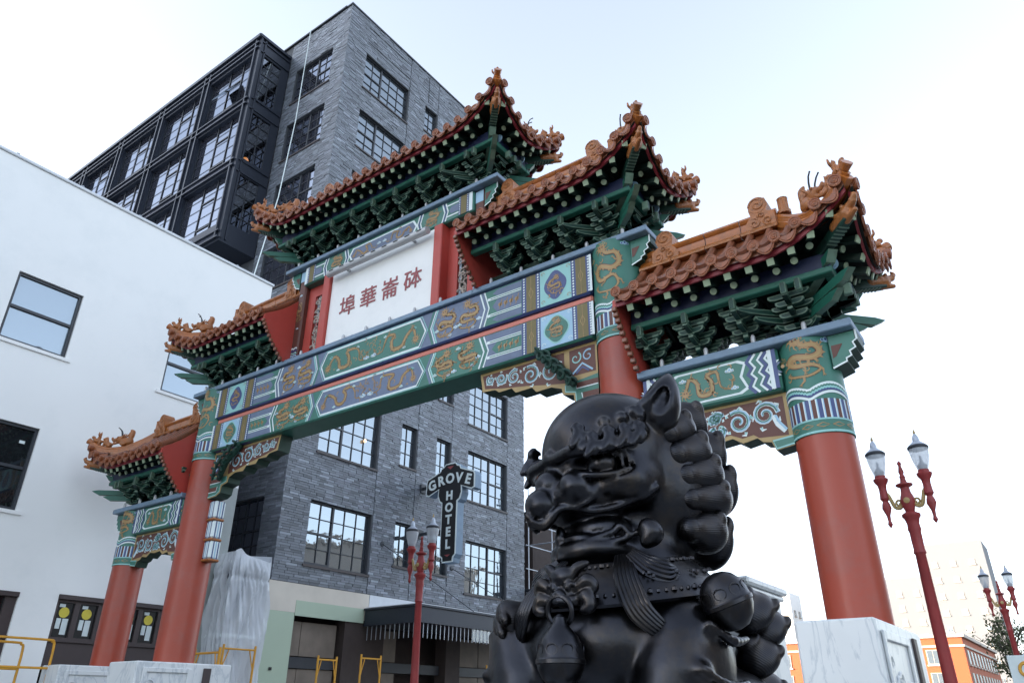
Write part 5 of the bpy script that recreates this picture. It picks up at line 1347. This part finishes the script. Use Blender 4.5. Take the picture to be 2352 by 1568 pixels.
# body (faces -Y)
S.ell((-1.85, 3.66, 1.72), (.46, .50, .50), 0); S.ell((-1.85, 3.36, 1.86), (.40, .36, .30), .08); S.ell((-1.85, 3.85, 1.45), (.56, .42, .40), .1)
for s_ in (-1, 1):
    x = -1.85+s_*.36
    S.ell((x, 3.36, 1.80), (.17, .22, .26), .06); S.cone((x, 3.20, 1.70), (x, 3.02, 1.20), .14, .11, .05); S.ell((x, 2.96, 1.15), (.14, .20, .09), .04)
    S.ell((-1.85+s_*.46, 3.80, 1.42), (.20, .38, .34), .06); S.ell((-1.85+s_*.50, 3.42, 1.16), (.15, .24, .10), .05)
    S.ell((x+s_*.08, 3.34, 1.78), (.14, .24, .22), .14)
    S.tube([(x+s_*.22, 3.20, 1.92), (x+s_*.26, 3.34, 1.86), (x+s_*.26, 3.52, 1.88)], [.012, .022, .012], .08)
    S.tube([(x+s_*.20, 3.12, 1.74), (x+s_*.25, 3.28, 1.68), (x+s_*.26, 3.46, 1.70)], [.012, .022, .012], .08)
S.ell((-2.32, 3.28, 1.86), (.13, .17, .16), .05)
S.cone((-1.82, 3.70, 2.40), (-1.84, 3.60, 1.95), .27, .40, .06)
# head masses
def HT(pts, rad, k=.012, cut=False): Tb([HQ(*q) for q in pts], rad, k, cut)
def HE(x, y, c, r, k=.015, cut=False):
    q = HQ(x, y, c); (E2 if c > .01 else E_)(*q, r, k, cut)
E_(0, .05, .15, (.36, .405, .36), .02); E_(0, -.18, -.02, (.37, .33, .46), .06)
E_(0, .22, -.08, (.28, .20, .20), .05); E_(0, .33, -.13, (.24, .17, .11), .04); E2(.27, .12, -.05, (.105, .16, .14), .05)
E_(0, .17, -.395, (.26, .25, .11), .03); E_(0, .06, -.46, (.25, .24, .11), .04)
# eye hollows under the brow, mouth
HE(560, 462, .33, (.15, .17, .068), .015, True); HE(430, 480, .2, (.07, .10, .05), .015, True)
Tb([(0, .54, -.285), (.13, .46, -.28), (.25, .33, -.265), (.33, .18, -.235)], [.036, .040, .040, .034], .01, True)
E_(0, .33, -.285, (.22, .18, .035), .012, True); HE(750, 690, .40, (.13, .105, .066), .02, True); E_(0, .19, -.29, (.24, .17, .10), .02); E_(0, .24, -.415, (.20, .175, .075), .02)
# brow edge and its curls
HT([(285, 455, 0), (325, 445, .08), (395, 412, .21), (495, 396, .30), (600, 380, .345), (705, 345, .37)], [.022, .026, .030, .031, .030, .026], .03)
HT([(292, 440, 0), (292, 470, 0)], [.03, .008], .02)
for x, y, c, r in ((490, 345, .27, .038), (430, 375, .22, .036), (575, 320, .30, .040), (590, 355, .32, .034), (660, 325, .335, .036), (690, 345, .35, .036), (745, 305, .36, .04), (650, 245, .315, .034), (560, 262, .28, .030), (735, 235, .345, .036)): HE(x, y, c, r, .022)
for (x, y, c) in ((425, 285, .21), (500, 330, .265), (580, 300, .295), (660, 285, .325), (730, 270, .345)):
    c += .03; y += 8
    HT([(x+14, y+6, c-.005), (x+2, y-14, c), (x-14, y+4, c), (x+2, y+28, c+.012), (x-8, y+62, c+.025), (x-28, y+96, c+.03)], [.010, .014, .016, .021, .024, .014], .008)
    HT([(x+36, y+10, c), (x+26, y-4, c+.005), (x+20, y+20, c+.012), (x+26, y+52, c+.025), (x+12, y+88, c+.03)], [.008, .012, .016, .020, .012], .008)
HE(552, 480, .235, (.082, .075, .070), .004)
HT([(430, 522, .20), (500, 530, .265), (600, 524, .305), (690, 492, .335)], [.012, .017, .017, .012], .012)
HT([(612, 415, .30), (645, 440, .315), (655, 485, .32)], .011, .008); HT([(650, 395, .325), (682, 425, .335), (690, 470, .34)], .011, .008)
# nose and muzzle
HE(300, 588, 0, (.088, .088, .082), .015); HE(420, 590, .15, (.088, .088, .086), .010); E_(0, .40, .03, (.09, .06, .06), .03)
HT([(425, 512, .17), (490, 520, .215), (524, 565, .23), (512, 625, .225), (470, 668, .205), (405, 692, .15)], [.010, .014, .017, .017, .015, .010], .008)
HE(250, 685, 0, (.092, .086, .086), .012)
HT([(180, 730, 0), (212, 766, .02), (265, 764, .05), (302, 722, .085)], .013, .008)
HT([(195, 775, 0), (262, 790, .04), (300, 752, .075), (335, 705, .105), (400, 692, .145), (500, 708, .195), (600, 694, .245), (690, 660, .295), (770, 625, .335), (820, 588, .355), (828, 600, .34)], [.014, .017, .018, .018, .018, .018, .018, .018, .018, .016, .010], .010)
for x, y in ((570, 572), (632, 578)): HE(x, y, .262, (.03, .028, .05), .02)
# jaw
HT([(345, 905, .02), (420, 880, .10), (520, 845, .18), (612, 812, .235), (642, 782, .262), (692, 828, .295)], [.016, .018, .018, .018, .015, .010], .008)
HT([(342, 948, .02), (440, 912, .11), (560, 876, .20), (665, 846, .27), (765, 792, .33)], [.015, .018, .018, .017, .010], .010)
HE(345, 845, .0, (.032, .03, .06), .008); E_(0, .27, -.335, (.18, .14, .035), .01)
HT([(770, 780, .36), (800, 820, .37), (770, 870, .36)], [.03, .05, .02], .03)
# ears
for q in (1, -1):
    ep = [HQ(835, 235, .33), HQ(850, 170, .355), HQ(868, 105, .37), HQ(882, 40, .365)]
    S.tube([W(q*e[0], e[1], e[2]) for e in ep], [.10, .088, .058, .016], .03)
    ep = [HQ(745, 200, .34), HQ(800, 140, .385), HQ(860, 60, .385)]
    S.tube([W(q*e[0], e[1], e[2]) for e in ep], [.032, .028, .014], .02)
    ep = [HQ(835, 190, .45), HQ(862, 110, .42)]
    S.tube([W(q*e[0], e[1], e[2]) for e in ep], [.05, .02], .02, True)
    S.ell(W(q*.33, .13, .30), .035, .015)
lb = setp(bpy.data.objects.new('body', S.mesh('body', ['bronze'])), lion)
# curls
def curl_mesh(L, r0, r1):
    s = Sculpt((-.16, -.19, -.19), (L+.18, .19, .19), .0065)
    s.cone((0, 0, 0), (L*.7, 0, .0), r0*.9, r1*.95, .0); s.ell((L*.74, 0, -.004), (r1*1.28, r1*1.22, r1*1.18), .06); s.ell((L*.80, -r1*1.02, r1*.55), (.036, .026, .036), .008)
    return s.mesh('mane_curl', ['bronze_hair'])
CU1 = curl_mesh(.20, .062, .078)
def put_curl(a, b, side, sc=1.0, me=None):
    a, b = Vector(a), Vector(b); x = (b-a).normalized(); y = -(side-x*side.dot(x)).normalized(); z = x.cross(y)
    Mx = Matrix((x, y, z)).transposed().to_4x4(); L = (b-a).length
    Mx.translation = a; inst('mane_curl', me or CU1, lion, Mx @ Matrix.Diagonal((L/.20, sc, sc, 1)))
inner = [((830, 345), (935, 300)), ((850, 440), (1010, 415)), ((880, 540), (1075, 530)), ((900, 650), (1125, 650)), ((915, 790), (1095, 815))]
outer = [((900, 300), (985, 290)), ((980, 430), (1085, 440)), ((1040, 600), (1140, 610)), ((1010, 840), (1115, 870))]
for a, b in inner:
    a = (a[0]*.58+b[0]*.42, a[1]*.58+b[1]*.42); p, q = HQ(*a, .325), HQ(*b, .25)
    for s_ in (1, -1):
        put_curl(W(p[0]*s_, p[1], p[2]), W(q[0]*s_, q[1], q[2]), HL*s_, 1.16+random.uniform(-.06, .08))
for a, b in outer:
    p, q = HQ(*a, .12), HQ(*b, .10)
    for s_ in (1, -1): put_curl(W(p[0]*s_, p[1], p[2]), W(q[0]*s_, q[1], q[2]), (HL*s_), 1.55)
for z in (.30, .12, -.08, -.26): put_curl(W(0, -.36, z+.03), W(0, -.54, z), Vector((0, 0, 1)), 1.1)
# shoulder, back and far-leg curls
for p, r in (((-1.34, 3.94, 2.06), 1.3), ((-1.33, 4.08, 1.99), 1.25), ((-1.35, 3.98, 1.85), 1.2), ((-1.36, 4.04, 1.70), 1.05), ((-2.42, 3.98, 2.07), 1.25), ((-2.43, 4.1, 1.9), 1.2)):
    v = Vector(p); put_curl(v+Vector((-.02 if p[0] > -1.8 else .02, -.06, .05)), v+Vector((.0, .04, -.05)), Vector((1 if p[0] > -1.8 else -1, -.3, 0)), r)
for p, r in (((-2.30, 3.22, 1.99), 1.1), ((-2.33, 3.24, 1.93), 1.2)):
    v = Vector(p); put_curl(v+Vector((.08, .02, .04)), v+Vector((-.04, -.03, -.02)), Vector((-.6, -.8, 0)), r)
# locks falling over the collar
def lock(path, wd, nm='mane_lock'):
    pts = [Vector(p) for p in crom(path, 6)]; n = len(pts); mb = MB(); ctr = Vector((-1.84, 3.5, 2.1))
    ww = np.interp(np.linspace(0, 1, n), np.linspace(0, 1, len(wd)), wd)
    K = 6
    for k in range(K):      # a flat lock of parallel strands
        pp = []
        for i, p in enumerate(pts):
            t = (pts[min(i+1, n-1)]-pts[max(i-1, 0)]).normalized(); o = (p-ctr).normalized(); sd_ = t.cross(o).normalized()
            pp.append(p+sd_*ww[i]*(2*k/(K-1)-1)+o*.012*math.cos((k/(K-1)-.5)*2.6))
        mb.tube(pp, [max(.004, w_*.30) for w_ in ww], 8)
    mb.build(nm, 'bronze', lion, True)
# collar
def ring(t, r, dz, x=0):
    a = 2*math.pi*t; px, py = -1.84+r*1.0*math.sin(a), 3.50-r*math.cos(a)
    return Vector((px, py, 2.10+dz+.17*(py-3.5)))
cl = MB(); n = 72; rr = [(.335, .155), (.345, .17), (.43, .085), (.50, .005), (.515, -.012), (.505, -.025), (.42, .05), (.33, .13)]; m_ = len(rr)
vs_ = [ring(i/n, r, dz) for i in range(n) for r, dz in rr]
cl.add(vs_, [(i*m_+j, ((i+1) % n)*m_+j, ((i+1) % n)*m_+(j+1) % m_, i*m_+(j+1) % m_) for i in range(n) for j in range(m_)])
co_ = cl.build('collar', 'bronze', lion, True)
for sgn in (1, -1):
    q = lambda t, r, dz: ring(sgn*t, r, dz)
    lock([q(.085, .32, .19), q(.085, .42, .12), q(.09, .50, .035), q(.10, .53, -.05), q(.125, .52, -.13), q(.14, .50, -.15)], [.03, .042, .046, .044, .034, .01])
    lock([q(.105, .33, .20), q(.13, .40, .135), q(.16, .43, .10), q(.18, .42, .11)], [.03, .05, .05, .015])
sd = MB()
for i in range(76):
    for r, dz, q in ((.365, .152, .010), (.487, .022, .011)):
        big = 1.35 if i % 3 == 0 else .85; p = ring(i/76, r, dz+.004); sd.lathe([(q*big, -.006), (q*big*.8, .006*big), (.001, .011*big)], 6, T(*p) @ Matrix.Rotation(R(0), 4, 'X'))
for i in range(20):
    p = ring((i+.5)/20, .425, .092)
    for k in range(7):
        a = k*math.pi/3; o_ = Vector((0, 0, 0)) if k == 6 else Vector((.026*math.cos(a), .026*math.sin(a)*.8, .02*math.sin(a)*-1.0*math.cos(2*math.pi*(i+.5)/20)))
        sd.lathe([(.009, -.006), (.007, .006), (.001, .010)], 6, T(*(p+o_)))
so2 = sd.build('collar_studs', 'bronze', co_, True); so2['kind'] = 'stuff'
# beast mask on the collar front, ring and bell
k = Sculpt((-2.06, 2.84, 1.92), (-1.66, 3.16, 2.22), .0065); c_ = np.array((-1.855, 3.0, 2.06))
def kp(x, y, z): return c_+np.array((x, -y, z))
k.ell(kp(0, 0, 0), (.085, .06, .06), .0); k.ell(kp(0, .06, -.005), (.03, .03, .022), .01); k.ell(kp(0, .02, .075), (.07, .05, .05), .02)
for q in (-1, 1):
    k.ell(kp(q*.035, .05, .025), .018, .006); k.ell(kp(q*.022, .075, -.012), .014, .006); k.ell(kp(q*.05, .04, -.03), (.03, .025, .022), .01)
    k.tube([kp(q*.07, .02, .02), kp(q*.12, .02, .05), kp(q*.145, .01, .02), kp(q*.12, .03, .0)], [.028, .03, .022, .014], .01)
    k.tube([kp(q*.07, .02, -.03), kp(q*.12, .03, -.02), kp(q*.135, .03, -.06), kp(q*.10, .04, -.075)], [.024, .03, .026, .014], .01)
    k.tube([kp(q*.03, .03, .06), kp(q*.07, .02, .11), kp(q*.11, .0, .13)], [.022, .022, .012], .01)
for t in np.linspace(-1, 1, 7): k.ell(kp(t*.06, .05, .048-.012*t*t), .013, .004)
k.tube([kp(-.07, .04, -.045), kp(0, .075, -.035), kp(.07, .04, -.045)], [.012, .014, .012], .006)
setp(bpy.data.objects.new('collar_mask', k.mesh('collar_mask', ['bronze'])), lion)
rg = MB(); rg.tube([(-1.855+.062*math.sin(a), 2.935-.012*math.cos(a), 1.985+.062*math.cos(a)) for a in np.linspace(0, 2*math.pi, 25)], .013, 8); rg.build('ring', 'bronze', lion, True)
def bell(p, sc, X=Matrix.Identity(4), neck=True):
    b = MB(); b.lathe(([(.012, .17), (.03, .155), (.034, .13), (.05, .11), (.085, .07)] if neck else [(.001, .105), (.04, .098), (.072, .08), (.095, .05)])+[(.108, .02), (.112, -.02), (.114, -.026), (.118, -.030), (.118, -.046), (.112, -.050), (.108, -.07), (.088, -.11), (.05, -.145), (.001, -.155)], 28, T(*p) @ X @ Matrix.Scale(sc, 4))
    o = b.build('bell', 'bronze', lion, True)
    e = MB()
    for i in range(9):
        a0 = 2*math.pi*i/9
        e.tube([T(*p) @ X @ Matrix.Scale(sc, 4) @ Vector((.109*math.cos(a0+.26*math.sin(t)), .109*math.sin(a0+.26*math.sin(t)), .012+.025*math.cos(t))) for t in np.linspace(0, 6.28, 12)], .0025, 4)
    e.build('bell_relief', 'bronze', o, True)
bell((-1.835, 2.90, 1.81), .92)
bell((-1.24, 3.32, 2.045), .98, Matrix.Rotation(R(-16), 4, 'Y') @ Matrix.Rotation(R(14), 4, 'X'), False)
# plinth
pl = empty('lion_plinth', (-1.85, 3.5, .13), 'pale marble plinth carrying the bronze lion', 'plinth')
MB().cbox((-2.66, 2.70, .13), (-1.04, 4.26, .92), .02).build('die', 'marble', pl)
MB().cbox((-2.72, 2.64, .923), (-.98, 4.30, 1.06), .025).build('cap', 'marble', pl)
# ================================================================== STREET THINGS
def lamp_post(x, y, label):
    r = empty('street_lamp', (x, y, .13), label, 'lamp', 'twin globe street lamps')
    H = 4.72
    p = MB(); X = T(x, y, .13)
    p.lathe([(.22, 0), (.22, .12), (.17, .18), (.17, .5), (.13, .58), (.10, .75), (.11, 1.6), (.088, H-.75), (.108, H-.72), (.095, H-.65), (.10, H-.5), (.10, H-.35), (.115, H-.3), (.105, H-.2), (.13, H-.1), (.16, H-.06), (.16, H-.02), (.08, H+.03)], 20, X); p.build('post', 'lamp_red', r, True)
    p = MB(); p.lathe([(.08, H+.03), (.10, H+.10), (.13, H+.2), (.12, H+.3), (.09, H+.38), (.08, H+.48), (.15, H+.52), (.15, H+.545), (.06, H+.58), (.045, H+.66), (.055, H+.68), (.035, H+.73), (.05, H+.78), (.025, H+.9), (.04, H+.95), (.012, H+1.0)], 16, X); c_ = p.build('centre_finial', 'lamp_red', r, True)
    MB().lathe([(.001, -.012), (.055, 0), (.001, .012)], 14, T(x, y-.128, .13+H+.22) @ Matrix.Rotation(R(90), 4, 'X')).build('gilt_boss', 'lamp_gold', r)
    for s_ in (-1, 1):
        a = MB(); pth = [(x+s_*q, y, .13+H+w_) for q, w_ in ((.09, .2), (.15, .12), (.23, .14), (.27, .26), (.31, .38), (.36, .42), (.40, .38))]
        a.tube(crom(pth, 4), .036, 8); a.tube([(x+s_*(.15+.05*math.cos(t)*(1-t/9)), y, .13+H+.22+.05*math.sin(t)*(1-t/9)) for t in np.linspace(-1.5, 5, 14)], .022, 6)
        a.build('scroll_arm', 'lamp_gold', r, True)
        XL = T(x+s_*.38, y, .13+H+.30)
        h = MB(); h.lathe([(.014, -.52), (.045, -.46), (.028, -.40), (.035, -.30), (.085, -.16), (.07, -.08), (.05, -.03), (.085, .02), (.075, .1), (.07, .2), (.08, .28), (.12, .34), (.135, .38), (.135, .40), (.10, .42), (.10, .46)], 14, XL); h.build('lamp_holder', 'lamp_red', r, True)
        g = MB(); g.lathe([(.09, .462), (.12, .56), (.155, .70), (.172, .82), (.172, .86)], 18, XL); go = g.build('globe', 'lantern', r, True)
        q = MB(); q.lathe([(.02, .464), (.075, .48), (.09, .54), (.03, .62), (.015, .74)], 12, XL); q.build('lamp_core', 'lamp_grey', go, True)
        cpm = MB(); cpm.lathe([(.182, .862), (.188, .90), (.165, .93), (.11, .98), (.065, 1.02), (.06, 1.08), (.045, 1.13), (.02, 1.17), (.026, 1.2), (.004, 1.27)], 18, XL, 0, [1, 1, 0, 0, 0, 0, 0, 2, 2]); cpm.build('lamp_cap', ['lamp_grey', 'frame_dark', 'lamp_gold'], r, True)
lamp_post(-2.0, 15.43, 'red twin street lamp beside the right marble base of the gate')
lamp_post(-2.06, 33.5, 'red twin street lamp farther up the street by the bare tree')
lamp_post(-14.15, 15.35, 'red twin street lamp in front of the brick hotel canopy')

def guard(name, label, pts_rails, pts_posts, r=.024, cat='railing', group=None, m='yellow'):
    o = empty(name, (*pts_posts[0][0][:2], .13), label, cat, group)
    for q in pts_posts: MB().tube(q, r, 8).build('post', m, o, True)
    for q in pts_rails: MB().tube(q, r, 8).build('rail', m, o, True)
    return o
# guard rails of the lift platform left of the gate
x = -16.9
for i, (yy, zt, lab) in enumerate(((7.62, 2.80, 'tall yellow tube guard rail with rounded corner beside the left marble base'), (7.20, 2.74, 'lower yellow tube guard rail standing behind the taller rail'))):
    xx = x-.35*i
    top = crom([(xx, 3.5, zt), (xx, 5.5, zt), (xx, yy-.22, zt), (xx, yy-.06, zt-.03), (xx, yy, zt-.14), (xx, yy, 1.8), (xx, yy, .13)], 4)
    guard('guard_rail', lab, [[(xx, 3.5, 2.28-.02*i), (xx, yy, 2.28-.02*i)]], [top, [(xx, 5.2, .13), (xx, 5.2, zt)]], group=None)
# scaffold frames
def frame(x, y, zt, w, label, ax=1, hmid=2.1):
    d = Vector((0, w, 0)) if ax else Vector((w, 0, 0)); a = Vector((x, y, .13))
    o = empty('tube_scaffold', (x, y, .13), label, 'scaffold', 'yellow scaffold frames')
    for q in (0, 1): MB().tube([a+d*q, (a+d*q).xy.to_3d()+Vector((0, 0, zt+.10))], .03, 8).build('post', 'yellow', o, True)
    for z in (zt, hmid, 1.2): p = Vector((x, y, z)); MB().tube([p, p+d], .024, 8).build('cross_bar', 'yellow', o, True)
    p = Vector((x, y, zt)); MB().tube([p+d*.0-Vector((0, 0, .5)), p+d*.18], .016, 6).build('knee_brace', 'yellow', o, True); MB().tube([p+d*1.0-Vector((0, 0, .5)), p+d*.82], .016, 6).build('knee_brace', 'yellow', o, True)
frame(-17.0, 14.57, 2.76, .66, 'yellow scaffold frame before the boarded hotel window')
frame(-16.9, 16.06, 2.86, .78, 'taller yellow scaffold frame beside the lamp post')
frame(-17.0, 22.07, 2.82, .68, 'yellow scaffold frame under the canopy strips')
MB().tube([(-17.0, 14.6, 2.15), (-16.9, 16.06, 2.18)], .02, 6).build('scaffold_tie', 'yellow'); tag(bpy.data.objects['scaffold_tie'], 'yellow tube tying two scaffold frames before the hotel', 'scaffold')
frame(-17.6, 12.0, 2.92, .95, 'yellow scaffold frame against the sheeted crate')
frame(-15.6, 9.95, 2.62, .9, 'orange yellow scaffold frame between the two left columns', 0)

# sheeted stack beside the stucco building
def sheeted():
    x0, x1, y0, y1, z1 = -18.9, -17.8, 12.02, 13.3, 5.36
    nx, nz = 200, 90; vs_ = []; fs = []
    per = [(x1, y0), (x1, y1), (x0, y1), (x0, y0)]
    rid = lambda x, y, z: (1-abs(noise.noise((x, y, z)))*2.2)
    for k in range(nz):
        v = k/(nz-1); z = z1-(z1-.13)*v
        for j in range(nx):
            t = j/nx*4; i = int(t) % 4; f = t-int(t); a, b = per[i], per[(i+1) % 4]
            px, py = a[0]+(b[0]-a[0])*f, a[1]+(b[1]-a[1])*f
            nrm = Vector((px-(x0+x1)/2, py-(y0+y1)/2, 0)).normalized()
            g = min(1, k/6)
            fold = .10*g*abs(noise.noise((t*3.4+v*3.0, v*1.6, 1.3)))*2+.07*g*abs(noise.noise((t*8-v*5, v*2.2, 5.1)))*2-.06+.006*rid(t*14, v*5, 2.)
            drape = .06*math.sin(t*9+v*14)*math.exp(-((v-.28)/.2)**2)
            tie = -.07*math.exp(-((v-.66)/.012)**2)-.05*math.exp(-((v-.82)/.01)**2)-.04*math.exp(-((v-.12)/.012)**2)
            drop = -.17*f*(i == 0)*max(0, 1-v*6)+(.10*math.exp(-((t-.12)/.1)**2)*max(0, 1-v*14))
            vs_.append(Vector((px, py, z+drop))+nrm*(fold+drape+tie-.03))
    for k in range(nz-1):
        for j in range(nx): fs.append((k*nx+j, (k+1)*nx+j, (k+1)*nx+(j+1) % nx, k*nx+(j+1) % nx))
    mb = MB(); mb.add(vs_, fs+[tuple(range(nx))])
    return mb
sm = bpy.data.materials.new('sheeting'); sm.use_nodes = True; M['sheeting'] = sm
_nt = sm.node_tree; b_ = _nt.nodes['Principled BSDF']; b_.inputs['Base Color'].default_value = (.78, .83, .88, 1); b_.inputs['Roughness'].default_value = .12; b_.inputs['Alpha'].default_value = .62
_tc = _nt.nodes.new('ShaderNodeTexCoord'); _mp = _nt.nodes.new('ShaderNodeMapping'); _mp.inputs['Scale'].default_value = (1, 1, .35); _mp.inputs['Rotation'].default_value = (.5, 0, 0)
_n = _nt.nodes.new('ShaderNodeTexVoronoi'); _n.feature = 'DISTANCE_TO_EDGE'; _n.inputs['Scale'].default_value = 4.5
_b = _nt.nodes.new('ShaderNodeBump'); _b.inputs['Strength'].default_value = .55; _b.inputs['Distance'].default_value = .05
_nt.links.new(_tc.outputs['Object'], _mp.inputs[0]); _nt.links.new(_mp.outputs[0], _n.inputs['Vector']); _nt.links.new(_n.outputs['Distance'], _b.inputs['Height']); _nt.links.new(_b.outputs[0], b_.inputs['Normal'])
so = empty('sheeted_stack', (-18.5, 12.5, .13), 'tall stack wrapped in creased translucent plastic sheeting beside the stucco building', 'wrapped stack')
sheeted().build('plastic_sheet', 'sheeting', so, True)
MB().cbox((-18.8, 12.12, .13), (-17.98, 13.15, 5.1), .05).build('stacked_load', 'navy_panel', so)
MB().cbox((-18.84, 12.08, 3.2), (-17.92, 13.2, 3.3), .02).build('strap', 'pwhite', so)

# marble pier behind the lion
pr = empty('marble_pier', (-1.86, 4.65, .13), 'marble pier with moulded cap standing behind the bronze lion', 'pier')
MB().cbox((-2.2, 4.36, .13), (-1.50, 5.0, 2.20), .015).build('shaft', 'marble', pr)
MB().cbox((-2.22, 4.34, 2.203), (-1.48, 5.02, 2.235), .01).cbox((-2.24, 4.32, 2.238), (-1.46, 5.04, 2.28), .012).build('cap', 'marble', pr)

# trees at the right edge
def bare_tree(name, x, y, h, label, leaves, seed, spread=.55):
    rn = random.Random(seed); o = empty(name, (x, y, 0), label, 'tree', None); tr = MB(); tips = []
    def grow(p, d, L, r, lv):
        q = p+d*L; m_ = (p+q)/2+Vector((rn.uniform(-1, 1), rn.uniform(-1, 1), 0))*L*.06
        tr.tube([p, m_, q], [r, r*.85, r*.68], 6 if lv > 2 else 4, cap=False)
        if lv == 0: tips.append((p, q)); return
        for k in range(3 if lv > 1 else 4):
            dd = (d+Vector((rn.gauss(0, spread), rn.gauss(0, spread), rn.uniform(-.1, .4)))).normalized(); grow(q if k else m_, dd, L*rn.uniform(.6, .82), r*.6, lv-1)
    grow(Vector((x, y, -.05)), Vector((0, 0, 1)), h*.32, h*.018, 4)
    tr.build('trunk', 'bark', o)
    if leaves:
        lf = MB()
        for p, q in tips:
            for k in range(leaves):
                c_ = p.lerp(q, rn.random()*1.2)+Vector((rn.gauss(0, .15), rn.gauss(0, .15), rn.gauss(0, .15))); a = Vector((rn.gauss(0, 1), rn.gauss(0, 1), rn.gauss(0, 1))).normalized()*rn.uniform(.05, .11); b = a.orthogonal().normalized()*a.length*.6
                lf.add([c_-a, c_+b, c_+a, c_-b], [(0, 1, 2, 3)])
        lf.build('crown', 'leaf', o)
bare_tree('street_tree', -2.0, 44, 7.0, 'thin autumn street tree with sparse dark leaves by the far lamp', 16, 3)
bare_tree('street_tree', -3.6, 52, 8.0, 'nearly bare street tree behind the far lamp', 2, 5)
bare_tree('street_tree', -19, 100, 8.5, 'bare sapling in front of the low orange corner building', 0, 8, .35)
# street sign at the right edge
ss = empty('street_sign', (-1.22, 22.0, .13), 'white square street sign with an orange ring on a grey post', 'sign')
MB().tube([(-1.22, 22.03, .13), (-1.22, 22.03, 2.75)], .03, 8).build('post', 'pipe', ss)
MB().cbox((-1.57, 21.96, 2.10), (-.87, 22.0, 2.72), .01).build('plate', 'paper', ss)
MB().tube([(-1.22+.15*math.cos(t), 21.955, 2.41+.15*math.sin(t)) for t in np.linspace(.5, 5.9, 24)], .035, 6).build('ring_mark', 'yellow', ss)
